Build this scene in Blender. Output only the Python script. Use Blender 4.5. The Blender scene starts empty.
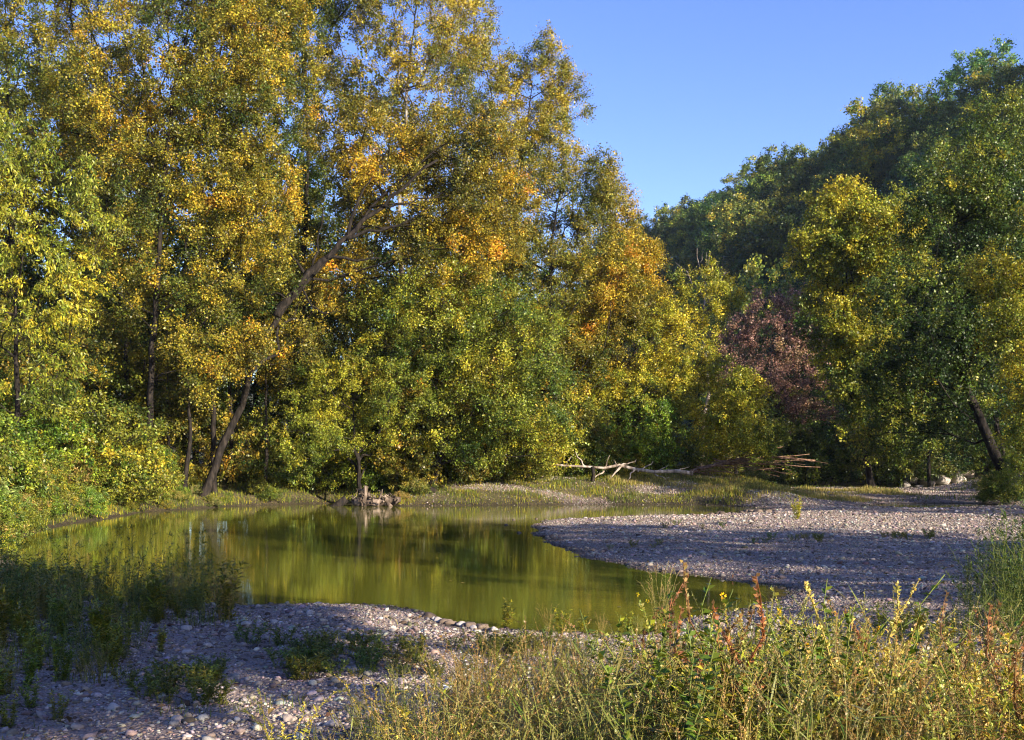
import bpy, math, random
import numpy as np
from mathutils import Vector, noise as mnoise
R = np.random.default_rng(7)
random.seed(7)
PI = math.pi
scn = bpy.context.scene
COL = scn.collection
F, HZ, CX, HC = 1100.0, 455.0, 512.0, 2.4      # focal length in px, horizon row, centre column, eye height over the water

def at(px, py, Y): return np.array([(px-CX)/F*Y, Y, HC-(py-HZ)/F*Y])

# ------------------------------------------------------------------ tagging
def tag(o, label=None, cat=None, group=None, kind=None):
    if label: o['label'] = label
    if cat: o['category'] = cat
    if group: o['group'] = group
    if kind: o['kind'] = kind
    return o
def empty(name, loc=(0,0,0), rz=0):
    o = bpy.data.objects.new(name, None); COL.objects.link(o)
    o.location = loc; o.rotation_euler = (0,0,rz); o.empty_display_size = .3
    return o
KIDS = {}
def addkid(p, c):
    c.parent = p; KIDS.setdefault(p.name, []).append(c)
def copy_tree(o, loc, rz=0, sc=1.0, tint=None, sz=None, tilt=0):
    c = o.copy(); COL.objects.link(c)
    c.location = loc; c.rotation_euler = (tilt*math.cos(rz*7), tilt*math.sin(rz*5), rz); c.scale = (sc, sc, sz if sz else sc)
    if tint: c.color = (*tint, 1)
    for ch in KIDS.get(o.name, []):
        d = ch.copy(); COL.objects.link(d); d.parent = c
        if tint and ch.get('tinted'): d.color = (*tint, 1)
    return c

# ------------------------------------------------------------------ materials
def new_mat(name):
    m = bpy.data.materials.new(name); m.use_nodes = True
    nt = m.node_tree; nt.nodes.clear()
    return m, nt, nt.nodes.new('ShaderNodeOutputMaterial')
def nd(nt, t, **kw):
    n = nt.nodes.new(t)
    for k, v in kw.items():
        if k in n.inputs.keys(): n.inputs[k].default_value = v
        else: setattr(n, k, v)
    return n
def ramp(nt, fac, stops, interp='LINEAR'):
    r = nt.nodes.new('ShaderNodeValToRGB'); r.color_ramp.interpolation = interp
    e = r.color_ramp.elements
    while len(e) < len(stops): e.new(.5)
    for k, (p, c) in enumerate(stops):
        e[k].position = p; e[k].color = (*c, 1) if len(c) == 3 else c
    nt.links.new(fac, r.inputs[0]); return r
def mix(nt, typ, fac, a, b):
    m = nt.nodes.new('ShaderNodeMix'); m.data_type = 'RGBA'; m.blend_type = typ
    for sock, v in ((m.inputs[0], fac), (m.inputs[6], a), (m.inputs[7], b)):
        if isinstance(v, bpy.types.NodeSocket): nt.links.new(v, sock)
        elif isinstance(v, (int, float)): sock.default_value = v
        else: sock.default_value = (*v, 1)
    return m.outputs[2]

def leaf_material(name, trans=.4, rough=.45, spec=.35):
    m, nt, out = new_mat(name)
    a = nd(nt, 'ShaderNodeAttribute', attribute_name='Col')
    oi = nd(nt, 'ShaderNodeObjectInfo')
    c = mix(nt, 'MULTIPLY', 1.0, a.outputs['Color'], oi.outputs['Color'])
    p = nd(nt, 'ShaderNodeBsdfPrincipled', Roughness=rough)
    p.inputs['Specular IOR Level'].default_value = spec
    nt.links.new(c, p.inputs['Base Color'])
    t = nd(nt, 'ShaderNodeBsdfTranslucent')
    tc = mix(nt, 'MULTIPLY', 1.0, c, (1.25, 1.15, .6)); nt.links.new(tc, t.inputs['Color'])
    s = nd(nt, 'ShaderNodeMixShader', Fac=trans)
    nt.links.new(p.outputs[0], s.inputs[1]); nt.links.new(t.outputs[0], s.inputs[2])
    nt.links.new(s.outputs[0], out.inputs['Surface'])
    return m
M_LEAF = leaf_material('leaf_tissue', .28, .42, .3)
M_GRASS = leaf_material('grass_tissue', .35, .6, .2)
def bark_material(name, a, b, c, scale=6):
    m, nt, out = new_mat(name)
    tc = nd(nt, 'ShaderNodeTexCoord')
    mp = nd(nt, 'ShaderNodeMapping'); mp.inputs['Scale'].default_value = (1, 1, .25)
    nt.links.new(tc.outputs['Object'], mp.inputs[0])
    n = nd(nt, 'ShaderNodeTexNoise', Scale=scale, Detail=6); nt.links.new(mp.outputs[0], n.inputs['Vector'])
    r = ramp(nt, n.outputs['Fac'], [(.3, a), (.5, b), (.68, c)])
    p = nd(nt, 'ShaderNodeBsdfPrincipled', Roughness=.9); p.inputs['Specular IOR Level'].default_value = .2
    nt.links.new(r.outputs[0], p.inputs['Base Color'])
    bm = nd(nt, 'ShaderNodeBump', Strength=.6, Distance=.03)
    nt.links.new(n.outputs['Fac'], bm.inputs['Height']); nt.links.new(bm.outputs[0], p.inputs['Normal'])
    nt.links.new(p.outputs[0], out.inputs['Surface'])
    return m
M_BARK = bark_material('shade_darkened_bark', (.005,.004,.003), (.013,.010,.008), (.034,.026,.02), 9)  # dark bark, darkened further to paint in the shade on the trunks
M_PALE = bark_material('mottled_pale_bark', (.04,.03,.022), (.1,.08,.06), (.36,.32,.27), 2.5)
M_DRIFT = bark_material('bleached_wood', (.07,.05,.035), (.24,.19,.15), (.42,.36,.3), 6)
M_DRIFTD = bark_material('weathered_wood', (.022,.016,.012), (.085,.062,.046), (.26,.2,.155), 5)
M_RED = bark_material('rusty_dead_wood', (.06,.03,.02), (.15,.085,.055), (.27,.17,.11), 8)

# ------------------------------------------------------------------ mesh building with numpy
def build(name, V, Fq, mat, parent=None, col=None, smooth=False, loc=None):
    V = np.asarray(V, dtype=np.float32); Fq = np.asarray(Fq, dtype=np.int32)
    me = bpy.data.meshes.new(name)
    k = Fq.shape[1]; n = len(Fq)
    me.vertices.add(len(V)); me.vertices.foreach_set('co', V.ravel())
    me.loops.add(n*k); me.loops.foreach_set('vertex_index', Fq.ravel())
    me.polygons.add(n); me.polygons.foreach_set('loop_start', np.arange(0, n*k, k, dtype=np.int32))
    if smooth: me.polygons.foreach_set('use_smooth', np.ones(n, dtype=bool))
    me.update(calc_edges=True)
    if col is not None:
        a = me.attributes.new('Col', 'FLOAT_COLOR', 'FACE')
        c4 = np.ones((n, 4), dtype=np.float32); c4[:, :3] = col
        a.data.foreach_set('color', c4.ravel())
    me.materials.append(mat)
    o = bpy.data.objects.new(name, me); COL.objects.link(o)
    if parent is not None: addkid(parent, o)
    if loc is not None: o.location = loc
    if col is not None: o['tinted'] = True
    return o

def unit(v): return v/np.maximum(np.linalg.norm(v, axis=-1, keepdims=True), 1e-9)
def rand_dir(n): return unit(R.normal(size=(n, 3)))

class Tubes:
    def __init__(s, sides=6): s.V, s.F, s.n, s.k = [], [], 0, sides
    def segs(s, A, B, ra, rb):
        """frustums from points A to B (N,3)"""
        A, B = np.atleast_2d(A), np.atleast_2d(B); n = len(A); k = s.k
        d = unit(B-A)
        ref = np.where(np.abs(d[:, 2:3]) > .9, np.array([[1., 0, 0]]), np.array([[0, 0, 1.]]))
        u = unit(np.cross(d, ref)); w = np.cross(d, u)
        th = np.arange(k)*2*PI/k
        ring = u[:, None]*np.cos(th)[None, :, None] + w[:, None]*np.sin(th)[None, :, None]
        ra = np.broadcast_to(ra, (n,)); rb = np.broadcast_to(rb, (n,))
        Va = A[:, None]+ring*ra[:, None, None]-(d*ra[:, None]*.2)[:, None]; Vb = B[:, None]+ring*rb[:, None, None]
        s.V.append(np.concatenate([Va, Vb], 1).reshape(-1, 3))
        i = np.arange(k); j = (i+1) % k
        f = np.stack([i, j, j+k, i+k], 1)
        s.F.append((f[None]+(np.arange(n)*2*k)[:, None, None]+s.n).reshape(-1, 4)); s.n += n*2*k
    def path(s, pts, r0, r1, bump=0):
        """one smooth continuous tube along pts"""
        pts = np.asarray(pts, float); n = len(pts); k = s.k
        rr = np.linspace(r0, r1, n) if np.isscalar(r1) else np.asarray(r0)
        d = unit(np.gradient(pts, axis=0))
        ref = np.array([0, 0, 1.]) if abs(d[:, 2]).mean() < .7 else np.array([1., 0, 0])
        u = unit(np.cross(d, ref)); w = np.cross(d, u)
        th = np.arange(k)*2*PI/k
        rr = rr[:, None]*(1+bump*R.normal(size=(n, k)))
        Vv = pts[:, None]+(u[:, None]*np.cos(th)[None, :, None]+w[:, None]*np.sin(th)[None, :, None])*rr[:, :, None]
        Vv = np.concatenate([Vv.reshape(-1, 3), pts[:1], pts[-1:]])
        fs = []
        for a in range(n-1):
            for i in range(k):
                j = (i+1) % k; fs.append((a*k+i, a*k+j, (a+1)*k+j, (a+1)*k+i))
        e0, e1 = n*k, n*k+1
        for i in range(0, k, 2):
            a1, a2, a3 = i, (i+1) % k, (i+2) % k
            fs.append((e0, a3, a2, a1)); b = (n-1)*k; fs.append((e1, b+a1, b+a2, b+a3))
        s.V.append(Vv); s.F.append(np.array(fs)+s.n); s.n += len(Vv)
    def obj(s, name, mat, parent=None, smooth=True, loc=None, col=None):
        Fq = np.concatenate(s.F)
        c = None if col is None else np.broadcast_to(np.array(col), (len(Fq), 3))
        return build(name, np.concatenate(s.V), Fq, mat, parent, smooth=smooth, loc=loc, col=c)

def leaves(C, D, N, L, W, fold=.15):
    C, D = np.asarray(C), unit(D); N = unit(N)
    S = unit(np.cross(D, N)); N = np.cross(S, D)
    L = np.broadcast_to(L, (len(C),))[:, None]; W = np.broadcast_to(W, (len(C),))[:, None]
    a = C-D*L*.5; b = C+S*W*.5+N*W*fold-D*L*.05; c = C+D*L*.5; d = C-S*W*.5+N*W*fold-D*L*.05
    V = np.stack([a, b, c, d], 1).reshape(-1, 3)
    return V, np.arange(len(C)*4).reshape(-1, 4)
PALETTE_GAIN = 1.
def grad(t, stops):
    t = np.clip(t, 0, 1); xs = [s[0] for s in stops]; cs = np.array([s[1] for s in stops])
    return np.stack([np.interp(t, xs, cs[:, k]) for k in range(3)], 1)
def jitter(c, a=.25):
    return c*(1+a*(R.random((len(c), 1))**1.6*2.2-1))*(1+.08*R.normal(size=c.shape)).clip(.7, 1.3)

# ------------------------------------------------------------------ trees
def skeleton(trunk, targets, step=.6, bf=.35, wob=.12):
    P, par = [], []
    trunk = np.asarray(trunk, float)
    d = 0
    for a, b in zip(trunk[:-1], trunk[1:]):
        n = max(1, int(np.linalg.norm(b-a)/step))
        for k in range(n):
            par.append(len(P)-1); P.append(a+(b-a)*k/n + (R.normal(size=3)*wob*.25 if len(P) > 1 else 0))
    par.append(len(P)-1); P.append(trunk[-1]); nt = len(P)
    cap = nt+len(targets)*14+50
    A = np.zeros((cap, 3)); A[:nt] = P; pl = np.zeros(cap)
    for i in range(1, nt): pl[i] = pl[par[i]]+np.linalg.norm(A[i]-A[par[i]])
    n = nt; tips = []
    zmin = trunk[0][2]+(trunk[-1][2]-trunk[0][2])*.18
    order = np.argsort(np.min(np.linalg.norm(targets[:, None]-A[None, :nt], axis=2), axis=1))
    for ti in order:
        t = targets[ti]
        dd = np.linalg.norm(A[:n]-t, axis=1)
        up = np.maximum(0, A[:n, 2]-t[2])                 # branches rise rather than fall
        cost = dd+bf*pl[:n]+.8*up+np.where((A[:n, 2] < zmin), 50, 0)
        j = int(np.argmin(cost)); L = dd[j]
        m = min(12, max(1, int(L/step))); prev = j; p0 = A[j].copy()
        off = R.normal(size=3)*L*.07
        for k in range(1, m+1):
            u = k/m
            p = p0+(t-p0)*u + np.array([0, 0, 1])*math.sin(u*PI)*L*.05*(-1 if t[2] < p0[2] else 1) + off*math.sin(u*PI)+ (R.normal(size=3)*wob*step*.6 if k < m else 0)
            if n >= cap: break
            A[n] = p; par.append(prev); pl[n] = pl[prev]+L/m; prev = n; n += 1
        tips.append(prev)
    return A[:n], np.array(par), np.array(tips), nt

def tree(base, trunk, blobs, nclump, nsub, nleaf, pal, t0=.5, tv=.18, leaf=(.09, .066), rc=.72, r0=.22, rtip=.009,
         shell=.45, droop=.0, sides=6, up=.15, bark=M_BARK, seed=0, name='tree', crown='crown', only=None, hang=0., lv=.14, zgrad=0.):
    """trunk and blobs are relative to base (metres). returns Empty root"""
    global R
    R = np.random.default_rng(1000+seed)
    blobs = np.asarray(blobs, float)
    vol = blobs[:, 3]*blobs[:, 4]*blobs[:, 5]; pr = vol**.75; pr /= pr.sum()
    w = R.choice(len(blobs), size=nclump, p=pr)
    rad = (shell**3+(1-shell**3)*R.random(nclump))**(1/3)
    T = blobs[w, :3]+rand_dir(nclump)*rad[:, None]*blobs[w, 3:6]*(1+.13*R.normal(size=(nclump, 1)))
    lo = trunk[0][2]+.25
    T[:, 2] = np.maximum(T[:, 2], lo+.5*R.random(nclump))
    A, par, tips, nt = skeleton(trunk, T, step=max(.18, rc*.9))
    n = len(A)
    r = np.zeros(n); acc = np.zeros(n)
    acc[tips] += rtip**2.3
    for i in range(n-1, 0, -1):
        if acc[i] == 0: acc[i] = (rtip*.6)**2.3
        acc[par[i]] += acc[i]
    r = acc**(1/2.3)
    frac = np.linspace(1, .12, nt); r[:nt] = np.maximum(r[:nt]*.6, r0*frac)
    r[0] *= 1.5; r = np.minimum(r, r0*1.5)
    root = empty(name, tuple(base))
    tb = Tubes(sides)
    idx = np.arange(1, n); pa = par[1:]
    big = r[idx] > .05
    if big.any(): tb.segs(A[pa[big]], A[idx[big]], np.minimum(r[pa[big]], r[idx[big]]*1.6), r[idx[big]])
    t2 = Tubes(3); t2.n = tb.n
    sm = ~big
    if sm.any(): t2.segs(A[pa[sm]], A[idx[sm]], np.minimum(r[pa[sm]], r[idx[sm]]*1.5), r[idx[sm]])
    # twigs
    K = len(tips)
    tipP = np.repeat(A[tips], nsub, 0); pd = np.repeat(unit(A[tips]-A[par[tips]]), nsub, 0)
    dirs = unit(rand_dir(K*nsub)+pd*.7+np.array([0, 0, up-droop]))
    ln = rc*(.45+.75*R.random((K*nsub, 1)))
    cl = np.repeat(np.arange(K), nsub)
    t2.segs(tipP, tipP+dirs*ln, rtip*.55, rtip*.2)
    tb.V += t2.V; tb.F += t2.F
    tb.obj('trunk', bark, root, smooth=True)
    if nleaf > 0:
        m = K*nsub*nleaf
        li = np.repeat(np.arange(K*nsub), nleaf)
        u = R.random((m, 1))**.7
        sag = np.zeros((m, 3)); sag[:, 2] = -(u[:, 0]**2)*hang*ln[li, 0]
        C = tipP[li]+dirs[li]*ln[li]*u+R.normal(size=(m, 3))*rc*lv+sag
        D = unit(dirs[li]*.6+rand_dir(m)*.8+np.array([0, 0, -.35-hang]))
        N = unit(rand_dir(m)*1.1+np.array([0, 0, .55])+unit(C-blobs[:, :3].mean(0))*.25)
        s = .5+.95*R.random(m)**1.3
        V, Fq = leaves(C, D, N, leaf[0]*s, leaf[1]*s)
        tc = np.repeat(t0+tv*R.normal(size=K), nsub*nleaf)
        # large patches of colour that belong to limbs of the tree
        ph = R.random(3)*6
        tc = tc+tv*1.3*np.sin(C[:, 0]*.8+ph[0]+np.sin(C[:, 2]*.5))*np.cos(C[:, 2]*.7+ph[1])+zgrad*(C[:, 2]/max(A[:, 2].max(), 1)-.5)
        c = jitter(grad(tc+.10*R.normal(size=m), pal), .5)*1.18
        build(crown, V, Fq, M_LEAF, root, col=c)
    return root

GOLD = [(0,(.035,.06,.01)),(.3,(.1,.108,.014)),(.55,(.205,.172,.018)),(.8,(.36,.27,.022)),(1,(.48,.26,.025))]
ORNG = [(0,(.045,.06,.012)),(.3,(.14,.125,.018)),(.55,(.26,.2,.02)),(.8,(.46,.3,.02)),(1,(.5,.19,.02))]
OLIV = [(0,(.03,.06,.01)),(.4,(.105,.12,.014)),(.7,(.21,.18,.02)),(1,(.36,.27,.02))]
GREN = [(0,(.02,.042,.01)),(.4,(.06,.095,.014)),(.7,(.15,.165,.018)),(1,(.32,.27,.02))]
LIME = [(0,(.045,.08,.012)),(.4,(.14,.165,.018)),(.7,(.27,.26,.022)),(1,(.42,.34,.025))]
DARK = [(0,(.014,.032,.009)),(.5,(.03,.06,.012)),(.8,(.07,.1,.014)),(1,(.2,.18,.02))]
PURP = [(0,(.07,.05,.04)),(.4,(.17,.095,.075)),(.7,(.27,.15,.11)),(1,(.3,.22,.1))]

def pxtree(label, Y, trunk, blobs, nclump, nsub, nleaf, pal, seed, dy=0, **kw):
    """a tree laid out from the photograph, then built at its own distance and size"""
    b = at(trunk[0][0], trunk[0][1], Y)
    b[2] = float(ground_z(b[0], b[1]))-.1
    rng = np.random.default_rng(seed)
    tr = [np.zeros(3)]
    for k, (x, y) in enumerate(trunk[1:]):
        p = at(x, y, Y)-b; p[1] += rng.normal()*.4; tr.append(p)
    bl = []
    for q in blobs:
        x, y, rx, ry = q[:4]; o = q[4] if len(q) > 4 else rng.normal()*1.2
        p = at(x, y, Y)-b; sx, sy = rx/F*Y, ry/F*Y
        bl.append((p[0], o, p[2], sx, min(.85*(sx+sy)/2, 4.2), sy))
    t = tree(b, np.array(tr), bl, nclump, nsub, nleaf, pal, seed=seed, **kw)
    return tag(t, label, kw.get('cat', 'tree') if 'cat' in kw else 'tree', 'trees along the creek banks')

# ------------------------------------------------------------------ terrain
def wl(pts): return np.array([[(x-CX)/F*(HC*F/(y-HZ)), HC*F/(y-HZ)] for x, y in pts])
POOL = wl([(8,552),(14,568),(40,588),(110,600),(240,606),(380,603),(430,612),(470,626),(560,632),(640,633),(700,618),(750,606),(785,597),
           (778,585.5),(720,579),(640,569),(590,559),(560,547),(538,536),(533,524),(560,519),(640,517),(700,516),(745,514),(768,511),
           (760,507.5),(700,505),(600,504.5),(500,505.5),(400,506),(330,503.5),(240,506),(150,512),(110,518),(50,528),(15,540)])
POND = wl([(852,506),(900,503.3),(960,503.5),(1000,505),(985,508.5),(900,509),(860,508.6)])
REACH = wl([(700,487.5),(800,489),(950,490.5),(1300,494),(1300,486),(950,485),(800,484.5),(700,484)])
def sdist(X, Y, poly):
    """signed distance, negative inside"""
    X = np.asarray(X, float); Y = np.asarray(Y, float); best = np.full(X.shape, 1e9); ins = np.zeros(X.shape, bool)
    n = len(poly)
    for i in range(n):
        a, b = poly[i], poly[(i+1) % n]; e = b-a
        t = np.clip(((X-a[0])*e[0]+(Y-a[1])*e[1])/(e@e), 0, 1)
        best = np.minimum(best, np.hypot(X-a[0]-t*e[0], Y-a[1]-t*e[1]))
        c = (a[1] > Y) != (b[1] > Y)
        ins ^= c & (X < (b[0]-a[0])*(Y-a[1])/(b[1]-a[1]+1e-12)+a[0])
    return np.where(ins, -best, best)
def ss(x, a, b):
    t = np.clip((x-a)/(b-a), 0, 1); return t*t*(3-2*t)
def sn(X, Y, s=1., ph=0.):
    """cheap smooth noise out of sines"""
    X = X*s; Y = Y*s
    return (np.sin(X*1.3+1.7*np.sin(Y*.9+ph)+ph)+np.sin(Y*1.7+1.3*np.sin(X*1.1-ph)+2*ph)+np.sin((X+Y)*.8+ph*3+np.sin(X*2.1)))/3
def wdist(X, Y):
    d = sdist(X, Y, POOL)+.25*sn(X, Y, 1.1, 1.)+.12*sn(X, Y, 3.1, 2.)
    return np.minimum(np.minimum(d, sdist(X, Y, POND)), sdist(X, Y, REACH))
def bankw(X, Y):
    far = ss(Y, 49.5, 52.5)*ss(X, 17, 10.5)
    left = ss(X, -10.5, -12.5)*ss(Y, 21, 25)
    back = ss(Y, 86, 95)
    right = ss(X-.12*(Y-30), 21.5, 26)
    near = ss(Y, 6.5, 4)*.3
    return np.clip(np.maximum.reduce([far, left, back, right, near]), 0, 1)
def ground_z(X, Y):
    X = np.asarray(X, float); Y = np.asarray(Y, float)
    d = wdist(X, Y); w = bankw(X, Y)
    dp = np.maximum(d, 0)
    low = .34*(1-np.exp(-dp/3.4))+.05*sn(X, Y, .9, 3.)*np.minimum(dp, 1)+.02*sn(X, Y, 3.7, .4)*np.minimum(dp, 1)
    high = 1.35*(1-np.exp(-dp/3.5))+.012*np.minimum(dp, 60)+.15*sn(X, Y, .5, 1.)*np.minimum(dp/3, 1)
    z = low*(1-w)+high*w
    return np.where(d < 0, np.maximum(d*.35, -.8), z)
RIDGE = np.array([(-120,520,40),(0,400,54),(37,325,60),(58,292,62),(72,268,65),(82,242,64),(98,208,68),(120,165,77),(150,115,94),(175,75,85),(165,35,40),(165,10,4)], float)
def hill_z(X, Y):
    best = np.full(np.shape(X), 1e9); H = np.zeros(np.shape(X)); side = np.zeros(np.shape(X))
    for a, b in zip(RIDGE[:-1], RIDGE[1:]):
        e = (b-a)[:2]; t = np.clip(((X-a[0])*e[0]+(Y-a[1])*e[1])/(e@e), 0, 1)
        d = np.hypot(X-a[0]-t*e[0], Y-a[1]-t*e[1]); h = a[2]+(b[2]-a[2])*t
        m = d < best; best = np.where(m, d, best); H = np.where(m, h, H)
    W = 118.
    z = H*(1-ss(best, -12, W)*1.06)+2.2*sn(X, Y, .07, 2.)+3*sn(X, Y, .025, 5.)*np.clip(best/60, 0, 1)
    return z-2.5

def axis(segs):
    out = []
    for a, b, n, p in segs:
        t = np.linspace(0, 1, n, endpoint=False); t = t**p if p > 0 else 1-(1-t)**(-p); out.append(a+(b-a)*t)
    return np.concatenate(out+[[segs[-1][1]]])
def gridmesh(xs, ys, zf):
    X, Y = np.meshgrid(xs, ys); Z = zf(X, Y)
    V = np.stack([X, Y, Z], -1).reshape(-1, 3); nx, ny = len(xs), len(ys)
    i = (np.arange(ny-1)[:, None]*nx+np.arange(nx-1)[None]).ravel()
    return V, np.stack([i, i+1, i+nx+1, i+nx], 1)
xs = axis([(-1600,-60,14,-2.5),(-60,-14,60,1),(-14,14,190,1),(14,60,90,1),(60,1600,14,2.5)])
ys = axis([(-900,-10,14,-2.5),(-10,5,20,1),(5,30,170,1),(30,62,120,1),(62,120,60,1),(120,2500,20,2.5)])
V, Fq = gridmesh(xs, ys, ground_z)
def ground_material():
    m, nt, out = new_mat('creek_gravel_and_soil')
    g = nd(nt, 'ShaderNodeNewGeometry')
    at_ = nd(nt, 'ShaderNodeAttribute', attribute_name='Col')   # r: soil and litter, g: wet edge and painted bank shade
    sp = nd(nt, 'ShaderNodeSeparateColor'); nt.links.new(at_.outputs['Color'], sp.inputs[0])
    big = nd(nt, 'ShaderNodeTexVoronoi', Scale=13.); med = nd(nt, 'ShaderNodeTexVoronoi', Scale=34.)
    n1 = nd(nt, 'ShaderNodeTexNoise', Scale=.6, Detail=5); n2 = nd(nt, 'ShaderNodeTexNoise', Scale=9., Detail=5)
    for q in (big, med, n1, n2): nt.links.new(g.outputs['Position'], q.inputs['Vector'])
    sb = nd(nt, 'ShaderNodeSeparateColor'); nt.links.new(big.outputs['Color'], sb.inputs[0])
    sm = nd(nt, 'ShaderNodeSeparateColor'); nt.links.new(med.outputs['Color'], sm.inputs[0])
    st = [(0,(.15,.11,.085)),(.25,(.24,.19,.16)),(.5,(.31,.25,.22)),(.75,(.27,.235,.225)),(1,(.42,.37,.33))]
    c1 = ramp(nt, sb.outputs[0], st); c2 = ramp(nt, sm.outputs[0], st)
    c = mix(nt, 'MIX', .55, c1.outputs[0], c2.outputs[0])
    edge = ramp(nt, med.outputs['Distance'], [(.3,(1,1,1)),(.75,(.55,.5,.47))])
    c = mix(nt, 'MULTIPLY', .8, c, edge.outputs[0])
    patch = ramp(nt, n1.outputs['Fac'], [(.35,(.78,.72,.68)),(.65,(1.1,1.06,1.02))])
    c = mix(nt, 'MULTIPLY', 1., c, patch.outputs[0])
    soil = ramp(nt, n2.outputs['Fac'], [(.3,(.035,.028,.016)),(.5,(.09,.07,.035)),(.7,(.17,.13,.07))])
    c = mix(nt, 'MIX', sp.outputs[0], c, soil.outputs[0])
    wet = mix(nt, 'MULTIPLY', sp.outputs[1], c, (.38, .36, .33))  # also carries the shade painted along the high bank waterline
    p = nd(nt, 'ShaderNodeBsdfPrincipled', Roughness=.85); p.inputs['Specular IOR Level'].default_value = .3
    nt.links.new(wet, p.inputs['Base Color'])
    h = nd(nt, 'ShaderNodeMath', operation='ADD'); nt.links.new(big.outputs['Distance'], h.inputs[0]); nt.links.new(med.outputs['Distance'], h.inputs[1])
    b = nd(nt, 'ShaderNodeBump', Strength=.9, Distance=.03); b.invert = True
    nt.links.new(h.outputs[0], b.inputs['Height']); nt.links.new(b.outputs[0], p.inputs['Normal'])
    nt.links.new(p.outputs[0], out.inputs['Surface'])
    return m
fc = V[Fq].mean(1); dW = wdist(fc[:, 0], fc[:, 1]); bw = bankw(fc[:, 0], fc[:, 1])
soilm = np.clip((1-.75*ss(fc[:, 0], -6, 0)*ss(sn(fc[:, 0], fc[:, 1]*1.6, .55, .7), .0, .45))*ss(bw*1.3+.35*sn(fc[:, 0], fc[:, 1], .6, 2.), .35, .9)+ss(-fc[:, 0]-.28*fc[:, 1]+.8*sn(fc[:, 0], fc[:, 1], .8, 1.), 1.6, 3.2)*ss(fc[:, 1], 24, 20)*.8
        +.75*ss(fc[:, 1]+.5*sn(fc[:, 0], fc[:, 1], 1., 1.)-8.0-.15*np.abs(fc[:, 0]), 1., -1.5)*ss(fc[:, 0], -2.2, -.4), 0, 1)
wetshade = ss(dW+.1*sn(fc[:, 0], fc[:, 1], 4., 1.), .45+.6*bw, .05)  # wet edge, wider on high banks to paint the shaded waterline strip
gr = build('ground', V, Fq, ground_material(), col=np.stack([soilm, wetshade, wetshade*0], 1), smooth=True)
tag(gr, kind='structure')

# water
def water_material():
    m, nt, out = new_mat('creek_water')
    g = nd(nt, 'ShaderNodeNewGeometry')
    mp = nd(nt, 'ShaderNodeMapping'); mp.inputs['Scale'].default_value = (1.2, 3.2, 1); nt.links.new(g.outputs['Position'], mp.inputs[0])
    n = nd(nt, 'ShaderNodeTexNoise', Scale=3.2, Detail=3, Roughness=.55); nt.links.new(mp.outputs[0], n.inputs['Vector'])
    n3 = nd(nt, 'ShaderNodeTexNoise', Scale=.35, Detail=2); nt.links.new(g.outputs['Position'], n3.inputs['Vector'])
    amp = nd(nt, 'ShaderNodeMapRange'); nt.links.new(n3.outputs['Fac'], amp.inputs[0])
    amp.inputs[1].default_value = .35; amp.inputs[2].default_value = .7; amp.inputs[3].default_value = .15; amp.inputs[4].default_value = .7
    b = nd(nt, 'ShaderNodeBump', Strength=.5, Distance=.006); nt.links.new(n.outputs['Fac'], b.inputs['Height'])
    mu = nd(nt, 'ShaderNodeMath', operation='MULTIPLY'); nt.links.new(amp.outputs[0], mu.inputs[0]); mu.inputs[1].default_value = .5
    nt.links.new(mu.outputs[0], b.inputs['Strength'])
    p = nd(nt, 'ShaderNodeBsdfPrincipled', Roughness=.03, IOR=2.1)
    p.inputs['Base Color'].default_value = (.085, .088, .011, 1)
    p.inputs['Specular IOR Level'].default_value = .6
    nt.links.new(b.outputs[0], p.inputs['Normal']); nt.links.new(p.outputs[0], out.inputs['Surface'])
    return m
wx, wy = np.linspace(-90, 120, 40), np.linspace(10, 100, 30)
V, Fq = gridmesh(wx, wy, lambda a, b: a*0)
tag(build('water', V, Fq, water_material(), smooth=True), kind='structure')

# hill
V, Fq = gridmesh(np.linspace(-260, 330, 100), np.linspace(0, 640, 100), hill_z)
m, nt, out = new_mat('forest_floor')
n = nd(nt, 'ShaderNodeTexNoise', Scale=.3, Detail=6); tc = nd(nt, 'ShaderNodeNewGeometry'); nt.links.new(tc.outputs['Position'], n.inputs['Vector'])
rp = ramp(nt, n.outputs['Fac'], [(.3,(.02,.03,.01)),(.7,(.06,.06,.02))])
p = nd(nt, 'ShaderNodeBsdfPrincipled', Roughness=1.); nt.links.new(rp.outputs[0], p.inputs['Base Color']); nt.links.new(p.outputs[0], out.inputs['Surface'])
tag(build('hill', V, Fq, m, smooth=True), kind='structure')
def zg(x, y): return max(float(ground_z(x, y)), float(hill_z(np.array(x*1.), np.array(y*1.))) if y > 60 else -9)

SUN_AZ, SUN_EL, EXPO = 132., 20., 1.67
OFFTREES = [(4,14.8,-4.6,.97),(4,11.4,-8.25,.87),(3,23.9,4,.9),(3,26.6,7,1.),(3,29.5,6.3,.9),(3,36.5,25.5,.8),(3,39,31,.82),(3,43,36,.85),(2,54,44,.8)]
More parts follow.
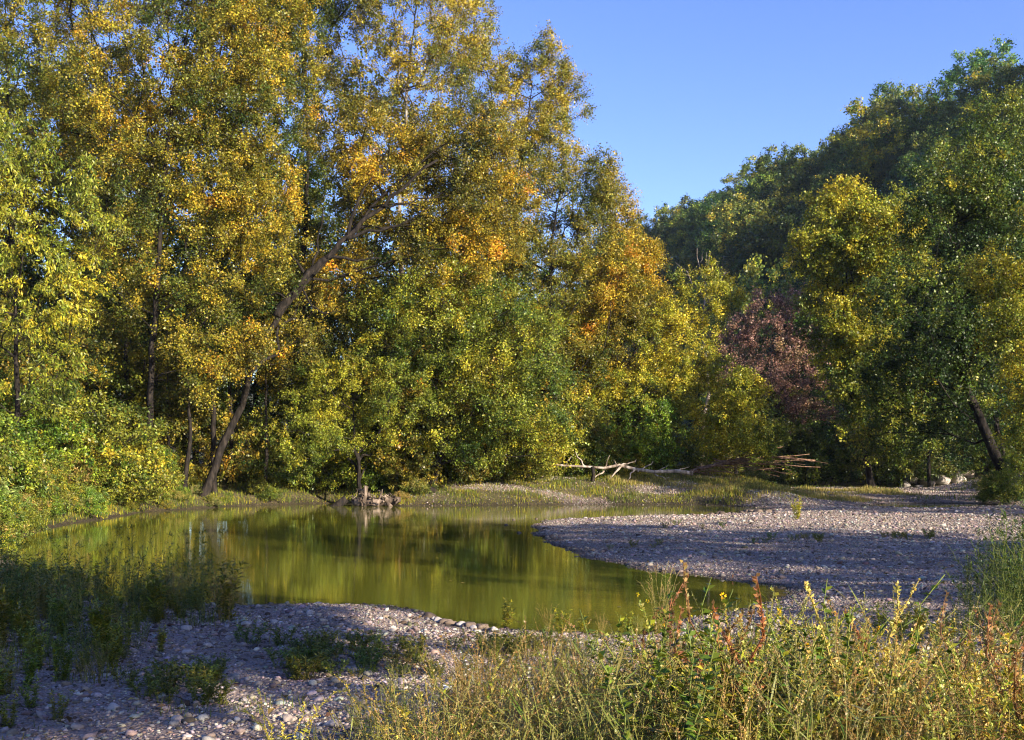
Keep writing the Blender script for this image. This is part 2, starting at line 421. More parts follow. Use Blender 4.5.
# ------------------------------------------------------------------ left bank trees
pxtree('bright green tree with narrow drooping leaflets at the left edge of the photo', 42, [(14,478),(16,400),(10,300),(28,215)],
       [(30,185,62,55),(-25,220,60,80),(70,230,42,45),(35,295,65,55),(10,370,62,60),(85,165,28,28),(-30,130,50,40)], 330, 9, 15, LIME, 1,
       t0=.55, tv=.16, leaf=(.16,.045), rc=.6, r0=.14, hang=.5)
pxtree('tall golden tree with a straight dark trunk left of the leaning tree', 50, [(147,476),(150,380),(158,300),(163,200),(180,100),(190,0),(192,-70)],
       [(150,90,80,90),(205,170,70,75),(235,255,62,65),(130,270,48,60),(185,-30,100,60),(205,350,45,50),(235,60,60,80),(150,190,50,50)], 728, 11, 21, GOLD, 2, t0=.46, r0=.17)
pxtree('olive brown tree with a thin trunk behind the bright green tree', 55, [(122,458),(122,330),(113,250),(108,150),(95,60),(85,-40)],
       [(80,70,70,80),(90,-30,80,60),(120,190,45,70),(118,320,36,55),(60,150,50,50)], 520, 11, 21, OLIV, 3, t0=.6, r0=.14)
pxtree('dark green tree rising at the top left corner of the photo', 62, [(20,480),(15,300),(8,100),(0,0)],
       [(5,40,62,90),(-60,0,80,120),(20,-60,70,60),(-50,200,60,80)], 494, 11, 20, OLIV, 4, t0=.3, r0=.25)
pxtree('golden tree with a trunk that bends left, beside the leaning tree', 53, [(214,478),(215,400),(211,340),(202,285),(200,200),(215,90),(225,0)],
       [(235,120,60,100),(262,220,50,55),(230,-20,80,60),(262,30,50,60)], 494, 11, 21, GOLD, 5, t0=.45, r0=.14)
pxtree('big golden orange tree leaning right over the pool, with a long dark limb', 51.5, [(203,490),(219,450),(238,405),(262,350),(290,300),(325,258),(370,205),(420,160),(470,120)],
       [(400,185,80,60,2.4),(335,275,46,40,2.6),(460,140,60,55,2.),(290,345,34,36,2.4),(360,130,60,50,2.4),(490,205,50,50,1.5),(252,352,24,22,-1.6),(440,250,55,45,1.8)], 676, 11, 21, ORNG, 6, t0=.38, r0=.2)
LT = bpy.data.objects[[o.name for o in bpy.data.objects if o.get('label', '').startswith('big golden orange tree leaning')][0]]
for q, ra_, rb_ in (([(276,316),(290,296),(308,274),(328,256),(348,236),(372,214),(402,188),(436,160)], .21, .05), ([(306,276),(297,262),(289,252),(283,243)], .07, .03),
                    ([(312,268),(318,250),(321,226),(320,200)], .06, .02), ([(326,258),(340,257),(356,260),(382,258)], .1, .03), ([(345,240),(362,232),(382,230),(404,222),(430,208)], .09, .02),
                    ([(288,299),(276,294),(264,295),(252,293)], .05, .02), ([(300,284),(312,306),(322,314),(336,312)], .05, .015), ([(348,236),(352,214),(360,196),(372,176)], .09, .03), ([(382,206),(404,204),(424,198),(450,196)], .05, .015)):
    rs = np.random.default_rng(int(q[0][0]*7+q[-1][1])); P_ = []
    for i in range(len(q)-1):
        for u in (0, .34, .67): P_.append(np.array(q[i])*(1-u)+np.array(q[i+1])*u)
    P_.append(np.array(q[-1], float)); P_ = np.array([at(p_[0], p_[1], 50.4) for p_ in P_])-np.array(LT.location); P_[1:] += rs.normal(size=(len(P_)-1, 3))*.04
    tb = Tubes(8); tb.path(P_, ra_, rb_, .06); tb.obj('limb', M_BARK, LT)
pxtree('dark ivy covered tree seen in the gap above the leaning limb', 60, [(305,470),(302,300),(308,160),(305,60),(308,-50)],
       [(300,50,38,70),(325,-20,70,50),(308,170,20,70),(300,250,30,60)], 390, 11, 21, OLIV, 7, t0=.35, r0=.24)
pxtree('tall thin yellow green tree with pale limbs at the top centre', 61, [(405,470),(405,350),(400,200),(410,80),(420,-30)],
       [(415,30,60,75),(370,-20,60,50),(455,50,38,60),(470,20,26,50),(400,120,50,50),(345,70,34,50)], 429, 11, 19, OLIV, 8, t0=.66, r0=.22, bark=M_PALE)
pxtree('green gold tree whose crown juts furthest into the sky, centre top', 65, [(505,470),(510,300),(520,180),(532,90)],
       [(535,85,40,44),(566,82,22,22),(560,116,26,14),(500,150,50,50),(545,50,22,18),(480,90,40,50),(540,160,40,40)], 429, 11, 20, OLIV, 9, t0=.62, r0=.2)
pxtree('broad golden tree forming the right shoulder of the tall left bank wood', 60, [(560,468),(552,350),(550,250),(560,190)],
       [(560,200,55,55),(592,190,30,36),(530,290,65,65),(595,265,45,50),(570,380,44,50),(480,260,55,70),(440,330,45,50)], 728, 11, 21, GOLD, 10, t0=.42, r0=.24)
pxtree('green gold tree with a dark slanting trunk at the middle of the far bank', 54, [(430,470),(445,435),(458,395),(455,330)],
       [(440,325,60,60),(500,345,60,60),(480,440,44,24),(545,440,40,24),(470,400,50,40),(385,330,45,50),(530,400,45,40)], 559, 11, 21, LIME, 11, t0=.4, tv=.2, r0=.22)
pxtree('orange tipped tree at the right end of the golden wood against the sky', 64, [(625,470),(620,380),(625,280),(628,205)],
       [(622,215,20,38),(608,180,16,20),(622,290,38,45),(590,350,45,45),(640,260,18,24)], 429, 11, 20, ORNG, 12, t0=.48, r0=.18)
pxtree('bright yellow green tree with a low forked dark limb near the white log', 63, [(632,474),(622,452),(606,434),(612,400),(640,340),(670,300)],
       [(700,292,30,27),(735,288,20,20),(672,352,48,46),(640,395,52,34),(702,392,42,40),(645,310,28,34),(600,395,34,30),(585,340,30,34)], 559, 11, 17, LIME, 13, t0=.68, r0=.2, rc=.6)
pxtree('small bushy green tree at the right tip of the left bank', 61, [(736,474),(736,430),(735,380)],
       [(735,402,20,32),(742,440,26,22),(716,440,22,24),(760,445,10,14)], 195, 11, 17, LIME, 14, t0=.6, r0=.1, rc=.5)
pxtree('low green willow beside the dark slanting trunk', 53.4, [(362,476),(356,440),(355,400)],
       [(350,388,48,42),(405,398,42,38),(312,395,34,36),(370,435,56,28),(320,440,34,26),(420,440,34,24)], 416, 11, 19, LIME, 15, t0=.5, tv=.14, leaf=(.11,.04), r0=.13, rc=.5)
for k, (x, Y, h, pal, sd) in enumerate([(172,54,4.2,OLIV,31),(264,54,3.2,GOLD,32),(184,51.5,6.,OLIV,33),(136,56,6,OLIV,34),(160,57,6,OLIV,35),(230,56,6,OLIV,36),(196,58,6,OLIV,37)]):
    pxtree(['slim dark sapling trunk left of the leaning tree base','short stout sapling between the leaning tree and the dark log','slanting thin tree just left of the leaning tree','thin dark trunk close to the left of the straight trunked golden tree','thin dark trunk close to the right of the straight trunked golden tree','thin dark trunk just right of the leaning tree base','thinnest dark trunk standing behind the leaning tree base'][k], Y,
           [(x,482),(x+(k%3)*4-3,440),(x+(k%4)*5-5,370),(x+(k%4)*6-5,320)], [(x+6,345,24,34),(x+10,300,30,30)], 90, 8, 10, pal, sd, t0=.45, r0=.09+.02*k, rc=.5)
# ------------------------------------------------------------------ right bank trees
pxtree('purple brown leaved tree standing in the shaded gap', 92, [(770,478),(770,380),(772,330)],
       [(770,318,36,30),(805,325,28,36),(745,345,26,30),(785,375,46,40),(748,395,34,34),(800,420,40,30)], 420, 9, 12, PURP, 16, t0=.5, leaf=(.15,.1), rc=.8, r0=.2)
pxtree('golden yellow crowned tree beside the dark wood, right of the purple tree', 70, [(872,478),(852,380),(843,280)],
       [(842,215,34,30),(818,255,30,30),(866,250,40,40),(848,312,52,42),(862,370,48,44),(882,428,44,32),(895,225,22,30)], 900, 10, 15, LIME, 17, t0=.5, tv=.2, leaf=(.14,.1), r0=.22, zgrad=.45)
pxtree('big dark green tree leaning in over the gravel from the right bank', 56, [(1012,497),(1000,468),(984,438),(966,380),(955,300),(962,220)],
       [(955,225,52,50),(925,320,62,66),(985,180,40,50),(905,385,34,36),(925,430,44,26),(990,300,50,60),(965,400,46,40),(1010,240,40,60)], 900, 9, 14, GREN, 18, leaf=(.12,.088), t0=.3, tv=.2, r0=.3)
pxtree('bright green tree at the right edge of the photo', 46, [(1068,502),(1055,400),(1045,300)],
       [(1030,300,32,50),(1022,365,36,44),(1045,430,40,44),(1040,235,34,40),(1000,270,24,34),(1005,330,30,30),(1090,330,50,90)], 520, 10, 15, LIME, 19, t0=.68, r0=.16, rc=.6)
pxtree('tall sunlit yellow green tree at the upper right behind the dark tree', 84, [(1000,478),(990,250),(1000,150)],
       [(1004,118,34,32),(1035,150,50,60),(960,175,38,36),(925,190,30,38),(1000,200,60,50)], 420, 10, 14, LIME, 20, t0=.22, leaf=(.15,.11), rc=.9, r0=.25)
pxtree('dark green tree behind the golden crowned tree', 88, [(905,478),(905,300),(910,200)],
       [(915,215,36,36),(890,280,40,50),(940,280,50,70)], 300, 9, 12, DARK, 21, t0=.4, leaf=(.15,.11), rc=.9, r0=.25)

# prototypes of bank wood trees, copied behind the front rank and in the shaded gap
def proto(name, h, w, pal, seed, nclump=240, nsub=8, nleaf=11, leaf=(.17,.13), rc=.9, t0=.45, **kw):
    rng = np.random.default_rng(seed)
    tr = [(0,0,0)]+[(rng.normal()*.02*h*k, rng.normal()*.02*h*k, h*(.22*k)) for k in (1, 2, 3, 4)]
    bl = [(rng.normal()*w*.3, rng.normal()*w*.3, h*f, w*s*(.9+.2*rng.random()), w*s*(.9+.2*rng.random()), h*.17) for f, s in ((.35,.75),(.5,.95),(.65,1.),(.8,.8),(.9,.5))]
    return tree((0,0,0), np.array(tr), bl, nclump, nsub, nleaf, pal, seed=seed, leaf=leaf, rc=rc, t0=t0, r0=h*.011, **kw)
pr = [proto('tree', 22, 5.2, OLIV, 41), proto('tree', 20, 5.5, GOLD, 42, t0=.5), proto('tree', 18, 5.5, DARK, 43), proto('tree', 15, 5., GREN, 44)]
pr.append(tree((0,0,0), np.array([(0,0,0),(.1,.1,4),(0,.2,8.5),(.2,0,10.8)]), [(0,0,10.2,4.4,4.4,1.5),(1.5,1,10.5,3,3,1.4),(-1.8,-1,10.,3,3,1.3)], 420, 8, 12, OLIV, seed=45, leaf=(.17,.13), rc=.8, r0=.18))  # unseen tree, high flat crown shaped to shade gravel but spare the weeds
used = set()
def put(protos, k, loc, rz, sc, label, cat, group, tint=None, sz=None):
    p = protos[k]
    if p.name not in used:
        used.add(p.name); p.location = loc; p.rotation_euler = (0,0,rz); p.scale = (sc,sc,sz or sc)
        if tint:
            for ch in KIDS[p.name]:
                if ch.get('tinted'): ch.color = (*tint, 1)
        o = p
    else: o = copy_tree(p, loc, rz, sc, tint, sz)
    return tag(o, label, cat, group)
def under(h, w, pal, seed, t0, **kw):
    q = np.random.default_rng(seed)
    bl = [(q.normal()*w*.4, q.normal()*w*.3, h*f, w*s, w*s, h*.2) for f, s in ((.25,.9),(.45,1.),(.65,.8),(.82,.5))]
    return tree((0,0,0), np.array([(0,0,0),(.1,0,h*.2),(.3,0,h*.5),(.2,0,h*.8)]), bl, 200, 8, 12, pal, seed=seed, leaf=(.12,.075), rc=.55, r0=.09, t0=t0, shell=.4, **kw)
un = [under(7,2.4,LIME,51,.3), under(6,2.6,LIME,52,.5), under(8,2.6,GOLD,53,.4), under(7.5,2.5,GOLD,54,.3)]
rng = random.Random(3)
def tg(a=.15): return (1+rng.uniform(-a, a), 1+rng.uniform(-a, a)*.6, 1+rng.uniform(-a, a)*.4)
# second rank on the left bank
for k, (x, Y, s) in enumerate([(-60,66,1.25),(-10,72,1.3),(60,70,1.35),(120,74,1.35),(185,68,1.3),(250,72,1.35),(300,78,1.2),(350,70,1.2),(420,76,1.15),(470,72,.9),(510,76,.9),(560,74,.72),(-120,60,1.3),(600,78,.6),(655,76,.5),(690,80,.45),(-30,80,1.),(15,68,.8),(40,84,1.05),(85,78,1.),(110,66,.8),(140,84,1.),(165,76,.9),(205,80,1.),(235,66,.8),(262,84,1.),(290,70,.8),(330,84,1.),(385,82,1.),(445,84,.9),(530,84,.8),(345,64,.7)]):
    p = at(x, 470, Y); kk = [1,0,0,1,1,0,2,0,1,0,1,1,0,1,3,3][k] if k < 16 else (2, 3)[k % 2]
    put(pr, kk, (p[0], Y, zg(p[0], Y)-.2), rng.uniform(0, 6), s, 'tree in the rear rank of the golden wood, seen only in gaps between front trees', 'tree', 'rear trees of the left bank wood', tg())
for k in range(46):
    px = rng.uniform(-60, 665); Y = rng.uniform(54, 66) if px > 60 else rng.uniform(46, 60)
    x = (px-CX)/F*Y; s = rng.uniform(.7, 1.2)*(1 if px < 560 else .65)
    if 430 < px < 700: Y += 4; x = (px-CX)/F*Y
    put(un, rng.choice([0,1,2,3,3]), (x, Y, zg(x, Y)-.1), rng.uniform(0, 6), s, 'low bushy tree filling the understory of the left bank wood', 'tree', 'understory trees of the left bank', tg(.2))
# shaded gap and far right bank
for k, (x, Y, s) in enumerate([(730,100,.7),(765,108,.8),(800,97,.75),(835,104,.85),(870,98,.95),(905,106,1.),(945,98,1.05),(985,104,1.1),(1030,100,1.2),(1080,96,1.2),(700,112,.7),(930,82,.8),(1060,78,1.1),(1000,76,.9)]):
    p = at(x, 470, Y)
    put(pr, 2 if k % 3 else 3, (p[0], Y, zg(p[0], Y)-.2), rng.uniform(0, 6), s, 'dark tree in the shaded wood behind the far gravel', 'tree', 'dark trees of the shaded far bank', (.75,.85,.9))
# wood on the right bank beside and behind the viewer, out of frame; its shade falls over the gravel
for k, (kk, x, y, s) in enumerate(OFFTREES):
    put(pr, kk, (x, y, zg(x, y)-.1), k*1.3, s, 'green bankside tree standing outside the photo to the right', 'tree', 'bank trees outside the photo')

# ------------------------------------------------------------------ forest on the hill
hp = []
for k, pal in enumerate((DARK, GREN, GREN, DARK)):
    hp.append(proto('tree', 11.5+k, 4.6+.3*k, pal, 60+k, nclump=230, nsub=7, nleaf=12, leaf=(.28,.22), rc=.9, t0=[.5,.4,.55,.65][k], shell=.75, lv=.25, sides=4))
cand = []
for _ in range(16000):
    Y = rng.uniform(95, 370); px = rng.uniform(600, 1420); x = (px-CX)/F*Y
    z = zg(x, Y)
    if z < 9: continue
    top = HZ-(z+12-HC)/Y*F
    if top > 345: continue
    if px < 660 and top > 300: continue
    # hidden side of the ridge
    e = np.array(RIDGE)[:, :2]
    if px > 1060 and rng.random() < .93: continue
    cand.append((x, Y, z, px, top))
occ = {}
for c in sorted(cand, key=lambda c: c[1]):          # keep only trees the photo can show: nearest first, then what rises above them
    pass
pts = []
for x, Y, z, px, top in cand:
    if all((x-a)**2+(Y-b)**2 > 6.4**2 for a, b, *_ in pts): pts.append((x, Y, z, px, top))
pts.sort(key=lambda c: c[1]); sky = {}; keep = []
for p in pts:
    b0 = int(p[3]//12); lim = min(sky.get(b0+j, 999) for j in (-1, 0, 1)); lim = max(sky.get(b0+j, 999) for j in (-1,0,1))
    if p[4] < lim-1:
        keep.append(p)
        for j in (-1, 0, 1): sky[b0+j] = min(sky.get(b0+j, 999), p[4]+2)
print('hill trees', len(pts), len(keep))
kin = [q for q in keep if q[3] <= 1060]; kout = [q for q in keep if q[3] > 1060]; print('hill in/out', len(kin), len(kout))
for k, (x, Y, z, px, top) in enumerate(kin[-290:]+kout[:60]):
    kk = rng.choice([0, 1, 1, 3, 0, 2]); s = rng.choice([.7,.85,1.,1.15,1.35])
    put(hp, kk, (x, Y, z-.8), rng.uniform(0, 6), s, 'green tree in the wooded slope of the hill', 'tree', 'trees on the hillside', (lambda q: (q*rng.uniform(.75,1.15), q, q*rng.uniform(1.,1.5)))(rng.choice([.75,.95,1.2,1.5,2.1])), s*rng.uniform(.85, 1.1))  # blue-leaning tint paints skylit shade and haze into the leaves
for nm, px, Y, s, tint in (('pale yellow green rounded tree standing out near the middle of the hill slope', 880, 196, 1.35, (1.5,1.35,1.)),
                       ('bright green treetop tinted as if catching the sun high on the hill', 930, 214, 1.15, (1.35,1.35,1.)),):
    x = (px-CX)/F*Y; put(hp, 2, (x, Y, zg(x, Y)-.3), 1., s, nm, 'tree', 'trees on the hillside', tint)  # raised tint paints sunlight into these two crowns

# ------------------------------------------------------------------ dead snag
def deadtree(label, base, spec, mat, name, cat, sides=6):
    root = empty(name, tuple(base)); 
    for nm, pts, r0, r1 in spec:
        tb = Tubes(sides); tb.path(pts, r0, r1, .06); o = tb.obj(nm, mat, root)
    return tag(root, label, cat)
def wig(a, b, n, j, rs):
    a, b = np.array(a, float), np.array(b, float)
    t = np.linspace(0, 1, n)[:, None]; L = np.linalg.norm(b-a)
    w = np.cumsum(rs.normal(size=(n, 3)), 0)*j*L/n; w -= t*w[-1]
    return a+(b-a)*t+w*(1 if n > 2 else 0)
rs = np.random.default_rng(5)
b = at(703, 478, 74); b[2] = zg(b[0], b[1])
spec = [('trunk', wig((0,0,0), (.2,0,12.6), 8, .12, rs), .16, .06)]
for ex, ez in ((-1.3,14.4),(-.4,15.6),(.5,15.3),(1.3,15.0),(1.7,14.2),(.1,14.3),(-.9,13.4),(2.,13.6)):
    q = wig((.2,0,11.2+rs.random()*1.4), (ex,rs.normal()*.6,ez-.3), 7, .3, rs); spec.append(('branch', q, .05, .012))
    m_ = q[4]; spec.append(('branch', wig(m_, m_+np.array([rs.normal()*.5, rs.normal()*.3, .7+.4*rs.random()]), 4, .3, rs), .02, .006))
deadtree('bare dead tree with pale twigs showing above the yellow green tree', b, spec, M_DRIFT, 'dead_tree', 'dead tree', 5)

# ------------------------------------------------------------------ driftwood
def log_thing(name, label, cat, px, py, Y, main, branches, mat, sides=10, r=(.16,.07), z=None):
    b = at(px, py, Y); b[2] = zg(b[0], b[1])
    root = empty(name, tuple(b))
    tb = Tubes(sides); tb.path(main, r[0], r[1], .08); tb.obj('trunk', mat, root)
    for q, a, c in branches:
        tb = Tubes(6); tb.path(q, a, c, .1); tb.obj('branch', mat, root)
    return tag(root, label, cat)
rs = np.random.default_rng(11)
mn = np.array([(-3.3,.2,.75),(-2.2,.1,.66),(-1.2,0,.62),(-.2,0,.55),(.6,.05,.68),(1.4,0,.5),(2.4,-.1,.38),(3.6,-.2,.42),(4.4,-.2,.3)])
br = []
for i, e, a in ((2,(-1.7,.2,1.5),.05),(1,(-1.9,0,1.25),.04),(3,(.1,.1,1.3),.04),(4,(-.1,-.3,0),.07),(4,(1.5,.2,1.1),.05),(5,(2.4,.3,1.0),.05),(5,(.9,-.4,-.05),.06),(6,(3.,-.4,0),.05),(4,(.3,.2,1.05),.04),(6,(3.2,.3,.8),.035),(3,(-.9,-.4,.1),.05),(7,(4.3,.2,.7),.03)):
    br.append((wig(mn[i], e, 6, .35, rs), a, .012))
log_thing('fallen_tree', 'bleached white fallen tree with twisted branches lying on the far bank grass', 'fallen tree', 608, 478, 57.5, mn*np.array([1,1,1.15]), br, M_DRIFT, r=(.05,.11))
tb = Tubes(8)
b = at(590, 478, 57); b[2] = zg(b[0], b[1])
st = Tubes(8); st.path(wig((0,0,-.1), (.12,0,.8), 5, .3, rs), .12, .08, .2); tag(st.obj('stump', M_BARK, loc=tuple(b)), 'short upright dark stump in front of the white fallen tree', 'stump')
mn = np.array([(-2.6,0,.1),(-1.8,.1,.4),(-.6,0,.75),(.8,0,1.0),(2.4,-.1,1.15),(4.6,-.3,.95)])
br = []
for k in range(26):
    i = int(rs.integers(0, 5)); s0 = mn[i]+rs.normal(size=3)*.08
    e = (s0[0]+1.2+3.2*rs.random(), rs.normal()*.8, .05+1.15*rs.random()); br.append((wig(s0, e, 8, .2, rs), .032, .006))
for e in ((4.9,-.2,.6),(4.4,.1,1.3),(3.,.2,1.7),(2.2,-.1,1.9)): br.append((wig(mn[2], e, 7, .05, rs), .06, .015))
log_thing('fallen_branch', 'rust brown fallen treetop with spreading twigs pointing right over the gravel', 'fallen branch', 728, 474, 59, mn, br, M_RED, r=(.13,.04))
mn = np.array([(-.7,0,.3),(-.2,0,.4),(.3,0,.62),(.75,.1,.95)])
log_thing('fallen_log', 'dark rotten log poking out of the bank bushes above the pool', 'fallen log', 330, 488, 51.8, mn, [(wig(mn[0], (-1.,-.2,.0), 4, .2, rs), .06, .02)], M_BARK, r=(.09,.2))
# root wad at the water edge
b = at(373, 505, 51.8); b[2] = 0
rw = empty('driftwood_pile', tuple(b))
tb = Tubes(10); tb.path(wig((-.9,0,.12), (1.3,.1,.3), 7, .15, rs), .24, .13, .2); tb.obj('log', M_DRIFTD, rw)
for x0_, x1_, h_, r_ in ((-.5,-.3,.95,.14),(.1,-.25,.6,.09),(.9,.5,.5,.1)):
    tb = Tubes(9); tb.path(wig((x0_,-.12,-.1), (x1_,-.1,h_), 5, .2, rs), r_, r_*.75, .15); tb.obj('log', M_DRIFTD, rw)
for k in range(34):
    a_ = rs.uniform(-1.3, 1.4); L_ = rs.uniform(.35, .9); th_ = rs.uniform(-.5, 1.5)*(1 if rs.random() < .5 else -1)
    s0 = np.array((a_*.8, rs.normal()*.2-.05, .05+.35*rs.random()))
    e = s0+L_*np.array((math.sin(th_)*1., rs.normal()*.25, .75*abs(math.cos(th_))-.15))
    tb = Tubes(6); tb.path(wig(s0, e, 6, .9, rs), rs.uniform(.04, .09), .012, .2)
    tb.obj('branch' if k > 10 else 'root', M_DRIFTD, rw)
tag(rw, 'tangled grey driftwood root pile at the edge of the pool', 'driftwood')

# ------------------------------------------------------------------ shrubs
STRAW = [(0,(.03,.05,.012)),(.35,(.11,.14,.02)),(.7,(.26,.23,.06)),(1,(.42,.32,.13))]
def shrub(name, h, w, pal, seed, nclump=70, nsub=7, nleaf=12, leaf=(.085,.05), rc=.34, t0=.4, **kw):
    rng = np.random.default_rng(seed)
    bl = [(0,0,h*.45,w,w,h*.45),(rng.normal()*w*.5,rng.normal()*w*.4,h*.35,w*.7,w*.7,h*.35),(rng.normal()*w*.3,rng.normal()*w*.3,h*.75,w*.5,w*.5,h*.28)]
    return tree((0,0,0), np.array([(0,0,0),(0,0,h*.12),(.05,0,h*.3)]), bl, nclump, nsub, nleaf, pal, seed=seed, leaf=leaf, rc=rc, t0=t0, r0=.03, rtip=.005, sides=5, name=name, crown='foliage', shell=.3, **kw)
sp = [shrub('shrub', 2.6, 1.5, LIME, 70, t0=.18), shrub('shrub', 1.8, 1.3, LIME, 71, t0=.38), shrub('shrub', 2.2, 1.4, GOLD, 72, t0=.4, leaf=(.09,.06)),
      shrub('shrub', 1.3, 1.2, STRAW, 73, t0=.45, leaf=(.12,.03)), shrub('shrub', 3.4, 1.7, OLIV, 74, nclump=110, t0=.5)]
cnt = 0
while cnt < 285:
    px = rng.uniform(-70, 640) if rng.random() < .6 else rng.uniform(-60, 200); Y = rng.uniform(36, 62) if rng.random() < .8 else rng.uniform(23, 37)
    if Y < 36: px = rng.uniform(-110, 60)
    x = (px-CX)/F*Y
    d = float(wdist(np.array(x), np.array(Y)))
    if d < .1 or d > 9 or float(bankw(np.array(x), np.array(Y))) < .4: continue
    if px > 420 and d < 2.6+.016*(px-420)+(1.5 if rng.random() < .5 else 0): continue
    if (110 < px < 260 and d > 3.2) or (530 < px < 705 and Y < 60): continue
    k = rng.choice([0, 0, 1, 2, 3, 4]) if d > 2 else rng.choice([1, 1, 3, 3, 0])
    if px < 170 and k in (2, 4): k = rng.choice([0, 3])
    s = rng.uniform(.75, 1.15)*(.42 if d < .8 else .62 if d < 2 else .9 if px > 170 else 1.15)
    if 110 < px < 260: s *= .7
    put(sp, k, (x, Y, zg(x, Y)-.08), rng.uniform(0, 6), s, 'leafy green shrub in the undergrowth along the far side of the pool', 'shrub', 'shrubs along the left bank', tg(.25)); cnt += 1
def bushp(h, w, pal, seed, t0):
    q = np.random.default_rng(seed)
    bl = [(q.normal()*w*.3, q.normal()*w*.2, h*f, w*s, w*s, h*.24) for f, s in ((.22,1.),(.45,1.),(.7,.75))]
    return tree((0,0,0), np.array([(0,0,0),(.1,0,h*.15),(.3,0,h*.4),(.2,0,h*.7)]), bl, 170, 8, 13, pal, seed=seed, leaf=(.105,.06), rc=.45, r0=.06, t0=t0, shell=.45, name='bush', crown='foliage')
bu = [bushp(4.2,2.1,LIME,81,.25), bushp(3.6,2.2,LIME,82,.55), bushp(5.,2.2,GOLD,83,.3)]
for k in range(44):
    px = rng.uniform(262, 650) if k < 32 else rng.uniform(-40, 120)
    wy = 53.5 if px > 240 else 41
    Y = wy+rng.uniform(2.2, 6)+(max(0, px-420)*.016 if px > 420 else 0)
    if 530 < px < 720: Y = max(Y, 60.8)
    x = (px-CX)/F*Y
    put(bu, rng.choice([0,1,2,0]) if px > 170 else 0, (x, Y, zg(x, Y)-.1), rng.uniform(0, 6), rng.uniform(.65, 1.15), 'tall sunlit yellow green bush in front of the left bank trees', 'bush', 'sunlit bushes in front of the left bank trees', tg(.2))
for px, Y, k, s in ((725,62,3,1.),(705,64,1,.9),(752,64.5,3,.7),(690,66,0,.9)):
    x = (px-CX)/F*Y; put(sp, k, (x, Y, zg(x, Y)-.08), px, s, 'low green shrub behind the rust brown fallen treetop', 'shrub', 'shrubs behind the fallen treetop', tg())
for k in range(95):
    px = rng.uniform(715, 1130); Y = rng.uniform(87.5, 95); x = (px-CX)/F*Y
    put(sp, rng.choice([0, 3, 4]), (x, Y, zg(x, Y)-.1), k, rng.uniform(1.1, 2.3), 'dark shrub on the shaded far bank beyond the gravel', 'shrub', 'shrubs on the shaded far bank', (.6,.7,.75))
for k in range(7):
    px = rng.uniform(985, 1100); Y = rng.uniform(52, 60); x = (px-CX)/F*Y
    put(sp, rng.choice([0, 1, 3]), (x, Y, zg(x, Y)-.1), k, rng.uniform(.6, 1.), 'green shrub around the foot of the leaning tree on the right bank', 'shrub', 'shrubs at the foot of the leaning tree', tg())

# ------------------------------------------------------------------ grass and ground cover (nobody could count it)
def blades(name, X, Y, Z, h, w, pal, t0, tv, lean=.35, label=None, cat='grass'):
    n = len(X); th = R.random(n)*2*PI; h = np.broadcast_to(h, (n,)); w = np.broadcast_to(w, (n,))
    s = np.stack([np.cos(th), np.sin(th), 0*th], 1)
    ld = np.stack([np.cos(th+1.57+R.normal(size=n)*.6), np.sin(th+1.57+R.normal(size=n)*.6), 0*th], 1)*(lean*(.3+R.random(n))*h)[:, None]
    P = np.stack([X, Y, Z], 1)
    a = P-s*w[:, None]/2; b = P+s*w[:, None]/2
    m1 = P+ld*.3+np.array([0, 0, 1])*(h*.6)[:, None]; t = P+ld+np.array([0, 0, 1])*(h*(1-.2*R.random(n)))[:, None]
    V = np.stack([a, b, m1+s*w[:, None]*.4, m1-s*w[:, None]*.4, t+s*w[:, None]*.06, t-s*w[:, None]*.06], 1).reshape(-1, 3)
    i = np.arange(n)[:, None]*6
    Fq = np.concatenate([i+np.array([0, 1, 2, 3]), i+np.array([3, 2, 4, 5])])
    c = jitter(grad(t0+tv*R.normal(size=n)+tv*sn(X, Y, .9, 2.), pal), .35)
    o = build(name, V, Fq, M_GRASS, col=np.concatenate([c, c])); tag(o, label, cat, kind='stuff'); return o
R = np.random.default_rng(21)
def scatter(n, x0, x1, y0, y1, mask):
    X = R.uniform(x0, x1, n); Y = R.uniform(y0, y1, n); k = R.random(n) < mask(X, Y); return X[k], Y[k]
gm = lambda X, Y: ss(wdist(X, Y), .0, .25)*ss(bankw(X, Y), .25, .6)
X, Y = scatter(420000, -32, 18, 33, 72, lambda X, Y: gm(X, Y)*(1-.85*ss(X, -6, 0)*ss(sn(X, Y*1.6, .55, .7), .0, .45)*ss(Y, 61, 58)))
blades('grass', X, Y, ground_z(X, Y)-.02, (.06+.24*R.random(len(X))**1.5)*(.8+.7*sn(X,Y,1.9,2.)).clip(.35,1.8), .018, LIME, .42, .3, label='yellow green grass covering the far bank above the pool')
X, Y = scatter(26000, 14, 40, 45, 90, lambda X, Y: ss(sn(X, Y, .35, 4.), .25, .6)*ss(wdist(X, Y), .4, 1.5)*.8)
blades('grass', X, Y, ground_z(X, Y)-.02, .12+.15*R.random(len(X)), .03, LIME, .3, .15, label='low green grass patches on the far gravel')
X, Y = scatter(110000, 5, 22, 51.5, 66, lambda X, Y: ss(wdist(X, Y), .8, 1.6)*ss(sn(X*.6, Y*1.5, .5, 1.)+ss(X, 16, 8)*.8, .1, .5))
blades('grass', X, Y, ground_z(X, Y)-.02, (.06+.26*R.random(len(X))**1.5)*(.8+.7*sn(X,Y,1.9,2.)).clip(.35,1.8), .02, STRAW, .72, .16, label='straw coloured grass on the sunny spit of gravel')

